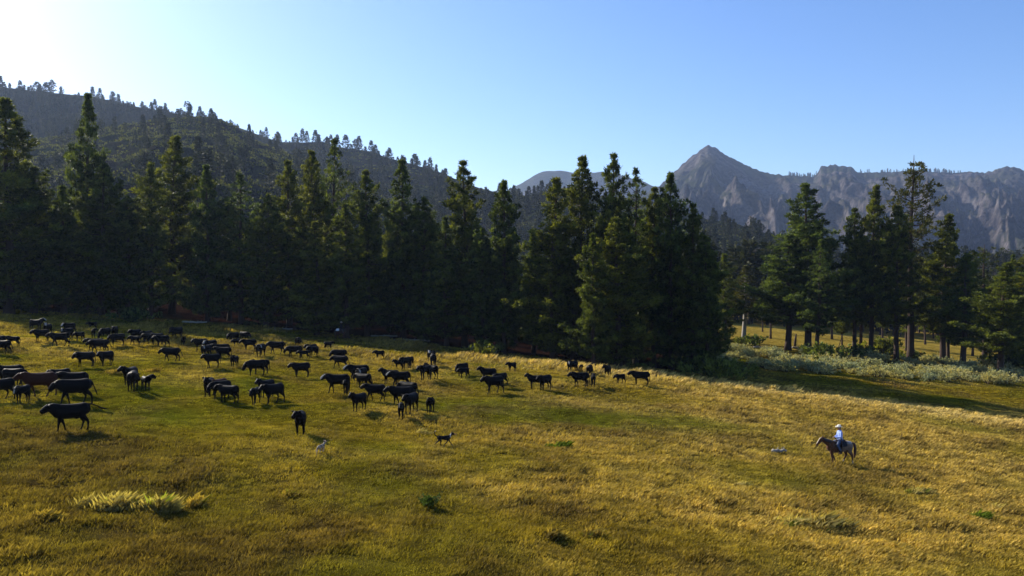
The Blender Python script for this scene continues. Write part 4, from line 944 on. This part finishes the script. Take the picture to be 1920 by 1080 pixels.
for i in range(620):       # deep wood behind the forest edge, up to the foot of the hill
    px = random.uniform(-350, 1330); d = random.uniform(175, 340) if px < 960 else random.uniform(255, 340); x = (px - 960) / F * d; bulk.put(random.choice([0, 1, 3]), x, d, float(gz(x, d, False)) - .3, random.uniform(10, 17))
mtn = [o_ for o_ in [(1478, 1530, 40), (1640, 1700, 25), (1700, 1800, 60), (1600, 1640, 6)]]
MTR = RIDGE_M
for u0, u1, n_ in mtn:
    for i in range(n_):
        X, Y, Z = [float(v[0]) for v in MTR.at([random.uniform(u0, u1)], [random.uniform(.985, 1.0)])]; bulk.put(random.choice([0, 1, 3]), X, Y, Z - 1, random.uniform(7, 17))
band.sort(); k = 0
for d, x, z, h in band:
    if far_big - k > 12 and k < 70: far_tree(x, d, z, h, "pine in the front of the dark belt beyond the yellow far meadow", "pines beyond the far meadow"); k += 1
    else: bulk.put(random.randrange(6), x, d, z, h)
cand.sort()
for Y, X, Z, h in cand:
    px, py = topx(X, Y, Z + h * .6)
    if k < far_big and -20 < px < 900 and py < 420 and Y < 720: far_tree(X, Y, Z - .3, h, "pine scattered on the brushy hillside behind the forest edge", "pines scattered on the hillside"); k += 1
    else: bulk.put(random.randrange(6), X, Y, Z - .3, h)
tag(bulk.build("distant_forest"), "hazy distant pine woods covering the far slopes", "forest", kind='stuff')
# low brush on the near hillside
r = np.random.default_rng(5); n = 13000
u = r.uniform(-250, 1050, n); t = r.uniform(.02, 1.0, n); X, Y, Z = hillA.at(u, t)
keep = fbm(X / 28, Y / 20, 91) > -.12; X, Y, Z = X[keep], Y[keep], Z[keep]
u2 = r.uniform(430, 1500, 2600); t2 = r.uniform(.25, 1, 2600); X2, Y2, Z2 = hillB.at(u2, t2); X = np.concatenate([X, X2]); Y = np.concatenate([Y, Y2]); Z = np.concatenate([Z, Z2])
C = np.repeat(np.stack([X, Y, Z], 1), 5, 0) + r.normal(0, 1, (len(X) * 5, 3)) * np.array((1.6, 1.6, .25)); A = np.tile((0, 0, .8), (len(C), 1))
V, Q = sprays(C, A, 3, 1.5, .5, r, 1.3)
M_BRUSH = m_foliage("hill_brush", (.022, .030, .009), (.13, .15, .032), .3, .8)
tag(link("hillside_brush", mesh_np("hillside_brush", V, Q, [M_BRUSH], {"rnd": np.repeat(r.uniform(0, 1, len(C)), 12)})), "low olive brush covering the open hillside", "brush", kind='stuff')

# ------------------------------------------------------------ sagebrush, shrubs, logs
def shrub_mesh(seed, R_=.7, H=.8, n=170, leaf=.16, w=.035, mat=None, k=5, stems=12):
    r = np.random.default_rng(seed); st = MB(); C = []; A = []
    for i in range(stems):
        az = r.uniform(0, 6.28); e = r.uniform(.3, 1.4); L = H * r.uniform(.7, 1.1) / max(.5, math.sin(e)) * .8
        tip = np.array((math.cos(az) * math.cos(e) * L, math.sin(az) * math.cos(e) * L, math.sin(e) * L)); tip[:2] *= R_ / H * 1.1
        st.loft([(0, 0, -.05), tip * .5 + r.normal(0, .03, 3), tip], [.022, .014, .006], 4, (1, .3, 0), 0)
        m = n // stems; C.append(tip * r.uniform(.45, 1.0, (m, 1)) + r.normal(0, .11 * R_ / .7, (m, 3))); A.append(unit(np.tile(tip, (m, 1))) + np.array((0, 0, .5)))
    C = np.concatenate(C); A = np.concatenate(A); C[:, 2] = np.maximum(C[:, 2], .03); V, Q = sprays(C, A, k, leaf, w, r)
    return st.mesh("shrub_stems", [M_BARK]), mesh_np("shrub_foliage", V, Q, [mat], {"rnd": np.repeat(r.uniform(0, 1, len(C)), k * 4)})
def shrub(name, pair, loc, s, rz, label, cat, group=None):
    root = bpy.data.objects.new(name, None); COL.objects.link(root); root.location = loc; root.scale = s; root.rotation_euler = (0, 0, rz); tag(root, label, cat, group)
    link("stems", pair[0], root); link("foliage", pair[1], root); return root
SG = [shrub_mesh(40 + i, .75 + .1 * (i % 3), .85, 200, .15, .035, M_SAGE) for i in range(5)]
cnt = 0; tries = 0
while cnt < 285 and tries < 6000:
    tries += 1; px = random.uniform(1290, 2020)
    lo = np.interp(px, [1290, 1400, 1480, 1600, 1750, 1920, 2020], [690, 690, 697, 706, 716, 724, 728]); hi = np.interp(px, [1290, 1360, 1500, 1600, 1700, 1920, 2020], [668, 650, 660, 668, 672, 684, 690])
    py = hi + (lo - hi) * random.random() ** .8
    x, y, z, s = hit(px, py); k = random.uniform(.8, 1.7)
    g = "sagebrush bushes below the right-hand pines"
    shrub("sagebrush", random.choice(SG), (x, y, z), (k, k, k * random.uniform(.85, 1.2)), random.uniform(0, 6.28), 'grey-green sagebrush bush in the %s of the belt below the right-hand pines' % (('front' if py > (lo + hi) / 2 else 'back') + ' row, ' + ('left third' if px < 1500 else 'middle' if px < 1720 else 'right third')), "shrub", g); cnt += 1
BU = [shrub_mesh(60 + i, .9, 1.0, 260, .16, .05, M_LEAF, 5, 16) for i in range(3)]; DK = [shrub_mesh(70 + i, 1.2, 1.1, 260, .28, .06, M_NEEDLE, 6, 16) for i in range(2)]
for px, py, wpx, pr, lab in [
 (803, 950, 42, BU[0], "small round green bush alone in the foreground meadow"),
 (1548, 676, 46, DK[0], "bushy young green pine shrub beside the thick dark trunk"),
 (1614, 672, 36, DK[1], "green shrub at the foot of the pine pair"), (1662, 668, 50, DK[0], "low wide green shrub behind the pine pair"),
 (1712, 676, 30, DK[1], "small dark shrub right of the tallest sparse pine"), (1900, 694, 60, DK[0], "dark low shrub at the right edge behind the sagebrush"),
 (1386, 646, 22, DK[1], "small dark shrub at the foot of the bare pale trunk"), (1410, 648, 30, DK[0], "dark shrub just right of the bare pale trunk"),
 (1345, 712, 60, DK[1], "big dark shrub in the shade at the left end of the sagebrush"), (1370, 704, 46, DK[0], "second dark shrub in the shade, right of the big one"),
 (1310, 700, 50, DK[0], "dark shrub in front of the last forest edge pine"), (135, 589, 34, BU[1], "sunlit yellow-green shrub at the foot of the forest on the left"),
 (895, 660, 34, SG[0], "pale shrub in the shade below the centre columnar pine"), (918, 664, 26, SG[1], "second pale shrub in the shade, right of the first"),
 (1042, 683, 22, SG[2], "pale bush at the edge of shade left of the sunlit patch cow"),
 (250, 603, 40, DK[1], "dark shrub at the forest foot above the rust-backed cows"), (905, 672, 40, DK[0], "dark shrub under the centre pines near the forest edge")]:
    x, y, z, s = hit(px, py); k = wpx * y / F / 1.9
    shrub("bush" if pr not in SG else "sagebrush", pr, (x, y, z - .02), (k, k, k), random.uniform(0, 6), lab, "shrub")
M_LOG = m_simple("weathered_wood", (.32, .28, .22), .8, .3, 6)
def log(px, py, L, r_, rz, label, mat=M_LOG, tilt=0, name="log"):
    x, y, z, s = hit(px, py); m = MB(); rr = np.random.default_rng(int(px))
    n = 7; pts = [(-L / 2 + L * i / n, rr.normal(0, .05), r_ + rr.normal(0, .03) + tilt * i / n) for i in range(n + 1)]
    m.loft(pts, [r_ * (1.15 - .5 * i / n) for i in range(n + 1)], 9, (0, 0, 1), .3)
    for i in (2, 4, 5): m.loft([pts[i], (pts[i][0] + .12, pts[i][1] + .15, pts[i][2] + r_ * 1.6), (pts[i][0] + .22, pts[i][1] + .2, pts[i][2] + r_ * 2.2)], [r_ * .16, r_ * .12, r_ * .06], 6)
    tag(link(name, m.mesh(name, [mat]), None, (x, y, z + .06), rz), label, "log")
log(1461, 846, .85, .11, R(-8), "short pale weathered log lying in the grass ahead of the horse")
log(1110, 664, 4.5, .16, R(-12), "pale fallen log in the shade right of the deep shade white faced cow")
log(715, 632, 5, .16, R(-6), "pale fallen log at the forest foot right of the far rider")
log(770, 641, 6, .16, R(-10), "long fallen log lit at the forest foot, centre")
log(1425, 652, 2.5, .15, R(-4), "pale fallen log at the back of the sagebrush")
log(1500, 655, 3.0, .16, R(5), "pale log lying behind the thick dark trunk")
log(365, 606, 4, .15, R(-8), "fallen log catching light at the forest foot, left")
log(524, 618, 4, .15, R(8), "fallen log in the forest shade above the lone end-on cow")
def stake(px, py, h, lean, rad, label):
    x, y, z, s = hit(px, py); m = MB(); m.loft([(0, 0, -.2), (lean * .5, 0, h * .5), (lean, .1, h)], [rad, rad * .8, rad * .45], 8, (1, 0, 0)); m.loft([(lean * .6, 0, h * .6), (lean * .6 + .25, .1, h * .7)], [rad * .3, rad * .15], 5)
    tag(link("tree_stump", m.mesh("tree_stump", [M_BARK]), None, (x, y, z)), label, "stump")
stake(1490, 650, 2.4, .3, .3, "broken dark stump between the wide pine and the thick trunk")
stake(1568, 664, 3.6, 1.1, .09, "thin leaning dead stem right of the thick dark trunk")

# ------------------------------------------------------------ grass
def blades(P, k, H, W, col, r, lean=(.16, -.10), spread=.55, rad=.10):
    n = len(P) * k; p = np.repeat(P, k, 0); h = np.repeat(H, k) * r.uniform(.55, 1.2, n); c = np.repeat(col, k, 0) * r.uniform(.75, 1.3, (n, 1))
    p = p + np.stack([r.normal(0, rad, n), r.normal(0, rad, n), np.zeros(n)], 1)
    az = r.uniform(0, 6.28, n); d = np.stack([np.cos(az) * spread + lean[0] * 2, np.sin(az) * spread + lean[1] * 2, np.zeros(n)], 1) * h[:, None]
    s = np.stack([-np.sin(az), np.cos(az), np.zeros(n)], 1) * (np.repeat(W, k) if hasattr(W, '__len__') else W)[:, None] if hasattr(W, '__len__') else np.stack([-np.sin(az), np.cos(az), np.zeros(n)], 1) * W
    up = np.stack([np.zeros(n), np.zeros(n), h], 1)
    V = np.stack([p - s, p + s, p + d * .35 + up * .62 + s * .7, p + d + up], 1).reshape(-1, 3); Q = np.arange(n * 4).reshape(n, 4)
    V[:, 2] -= .01
    return V, Q, np.repeat(c, 4, 0)
r = np.random.default_rng(33)
def field(n, d0, d1, pw, wfac, k, hs):
    d = (d0 ** pw + (d1 ** pw - d0 ** pw) * r.uniform(0, 1, n)) ** (1 / pw); a = r.uniform(-.82, .95, n); X = a * d; Y = d
    tl = tree_line_y(X); keep = (Y < tl + 2) | (X > 25); X, Y = X[keep], Y[keep]
    s, ru, l, b = patches(X, Y); col = meadow_col(X, Y)
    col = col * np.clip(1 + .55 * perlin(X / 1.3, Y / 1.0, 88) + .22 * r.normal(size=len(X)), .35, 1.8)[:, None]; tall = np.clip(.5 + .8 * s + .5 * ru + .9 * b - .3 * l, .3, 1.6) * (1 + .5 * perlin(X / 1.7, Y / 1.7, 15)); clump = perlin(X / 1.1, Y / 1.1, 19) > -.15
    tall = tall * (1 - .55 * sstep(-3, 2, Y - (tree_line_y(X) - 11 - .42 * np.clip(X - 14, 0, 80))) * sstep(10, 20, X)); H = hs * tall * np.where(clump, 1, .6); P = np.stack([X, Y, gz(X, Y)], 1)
    W = wfac * d[keep]
    return blades(P, k, H, np.maximum(W, .006), col, r)
parts = [field(68000, 20, 46, 1.3, .00031, 9, .19), field(82000, 44, 84, 1.4, .00030, 8, .18), field(44000, 82, 124, 1.4, .00036, 6, .36)]
V = []; Q = []; Cc = []; n = 0
for v, q_, c in parts: V.append(v); Q.append(q_ + n); Cc.append(c); n += len(v)
tag(link("meadow_grass", mesh_np("meadow_grass", np.concatenate(V), np.concatenate(Q), [M_GRASS], {"tint": np.clip(np.concatenate(Cc) * 1.25, 0, .9)})), "golden green meadow grass covering the whole field", "grass", kind='stuff')
def tussock(px, py, wpx, col, label, h=.5, n=22, asp=.5):
    x, y, z, s = hit(px, py); rr = np.random.default_rng(int(px * 7 + py)); w = wpx * y / F / 2
    P = np.stack([rr.uniform(-1, 1, n) * w, rr.uniform(-1, 1, n) * w * asp, np.zeros(n)], 1); ok = (P[:, 0] / w) ** 2 + (P[:, 1] / (w * asp)) ** 2 < 1; P = P[ok]
    hh = h * np.maximum(.6 if wpx < 55 else .2, .15 + 1.6 * np.clip(.5 + perlin(P[:, 0] / .8 + px, P[:, 1] / .6, 7), 0, 1)) * (1 - .5 * ((P[:, 0] / w) ** 2 + (P[:, 1] / (w * asp)) ** 2)); v, q_, c = blades(P, 22, hh * .85, .0055, np.tile(np.array(col) * .66, (len(P), 1)) * rr.uniform(.45, 1.35, (len(P), 1)) * np.where(rr.random((len(P), 1)) < .08, np.array((.6, .85, .4)), 1.0), rr, (.2, -.12), .65, .13)
    v[:, 2] += np.asarray(gz(v[:, 0] + x, v[:, 1] + y)) - z
    tag(link("grass_tussock", mesh_np("grass_tussock", v, q_, [M_TUSS], {"tint": np.clip(c, 0, .95)}), None, (x, y, z)), label, "grass", "large grass tussocks in the meadow")
Y1 = (.46, .33, .07); Y2 = (.56, .45, .15); G1 = (.14, .20, .02)
for a in [(205, 945, 110, Y2, "left half of the long pale tussock patch in the left foreground", .55, 90), (285, 950, 95, Y2, "right half of the long pale tussock patch in the left foreground", .55, 80),
          (368, 942, 44, Y1, "yellow tussock just right of the long pale patch", .5), (92, 972, 40, Y1, "small yellow tussock left of the long pale patch", .35),
          (1042, 836, 44, G1, "bright green tussock in the middle of the meadow right of the black dog", .35), (1040, 1010, 32, Y1, "yellow tussock with dark base at lower centre, left of a pair", .42),
          (1108, 1006, 38, Y1, "yellow tussock at lower centre, right of a pair", .4), (1480, 980, 70, Y2, "pale tussock clump in tall grass below the log", .55, 50), (1550, 986, 90, Y2, "pale tall tussock clump directly below the horse", .6, 60),
          (1725, 925, 44, Y2, "pale tussock right of and below the horse shadow", .45, 50), (1832, 972, 50, G1, "green tussock with dark foot near the lower right edge", .4, 70), (1870, 950, 40, Y2, "pale tussock above the green one near the right edge", .35),
          (1390, 908, 28, Y2, "small whitish tussock in the grass left below the log", .35), (216, 697, 30, Y1, "yellow tussock between the walking calf and the brown cow", .4), (285, 697, 22, Y1, "yellow tussock above the calf looking right", .4),
          (848, 683, 40, Y1, "low tussock right of the upper slope trio", .3), (540, 925, 30, Y1, "yellow tussock below the pale dog", .32), (795, 810, 26, Y2, "small pale tussock left of the black dog", .3)]:
    tussock(*a)
# ------------------------------------------------------------ the air
hz_me = bpy.data.meshes.new("haze"); b = 6400; zt = 760
hv = [(sx * b, sy * b, z) for z in (-60, zt) for sx, sy in ((-1, -1), (1, -1), (1, 1), (-1, 1))]
hz_me.from_pydata(hv, [], [(3, 2, 1, 0), (4, 5, 6, 7), (0, 1, 5, 4), (1, 2, 6, 5), (2, 3, 7, 6), (3, 0, 4, 7)])
hm = bpy.data.materials.new("haze_air"); hm.use_nodes = True; t_ = hm.node_tree; t_.nodes.remove(t_.nodes["Principled BSDF"])
pv = t_.nodes.new("ShaderNodeVolumePrincipled"); pv.inputs['Color'].default_value = (.5, .66, 1, 1); pv.inputs['Density'].default_value = HAZE; pv.inputs['Anisotropy'].default_value = .3
t_.links.new(pv.outputs[0], t_.nodes["Material Output"].inputs['Volume']); hz_me.materials.append(hm)
tag(link("haze", hz_me), "thin bluish air between the meadow and the far mountains", "haze", kind='stuff')
print("PINES", n_near, n_far, k)
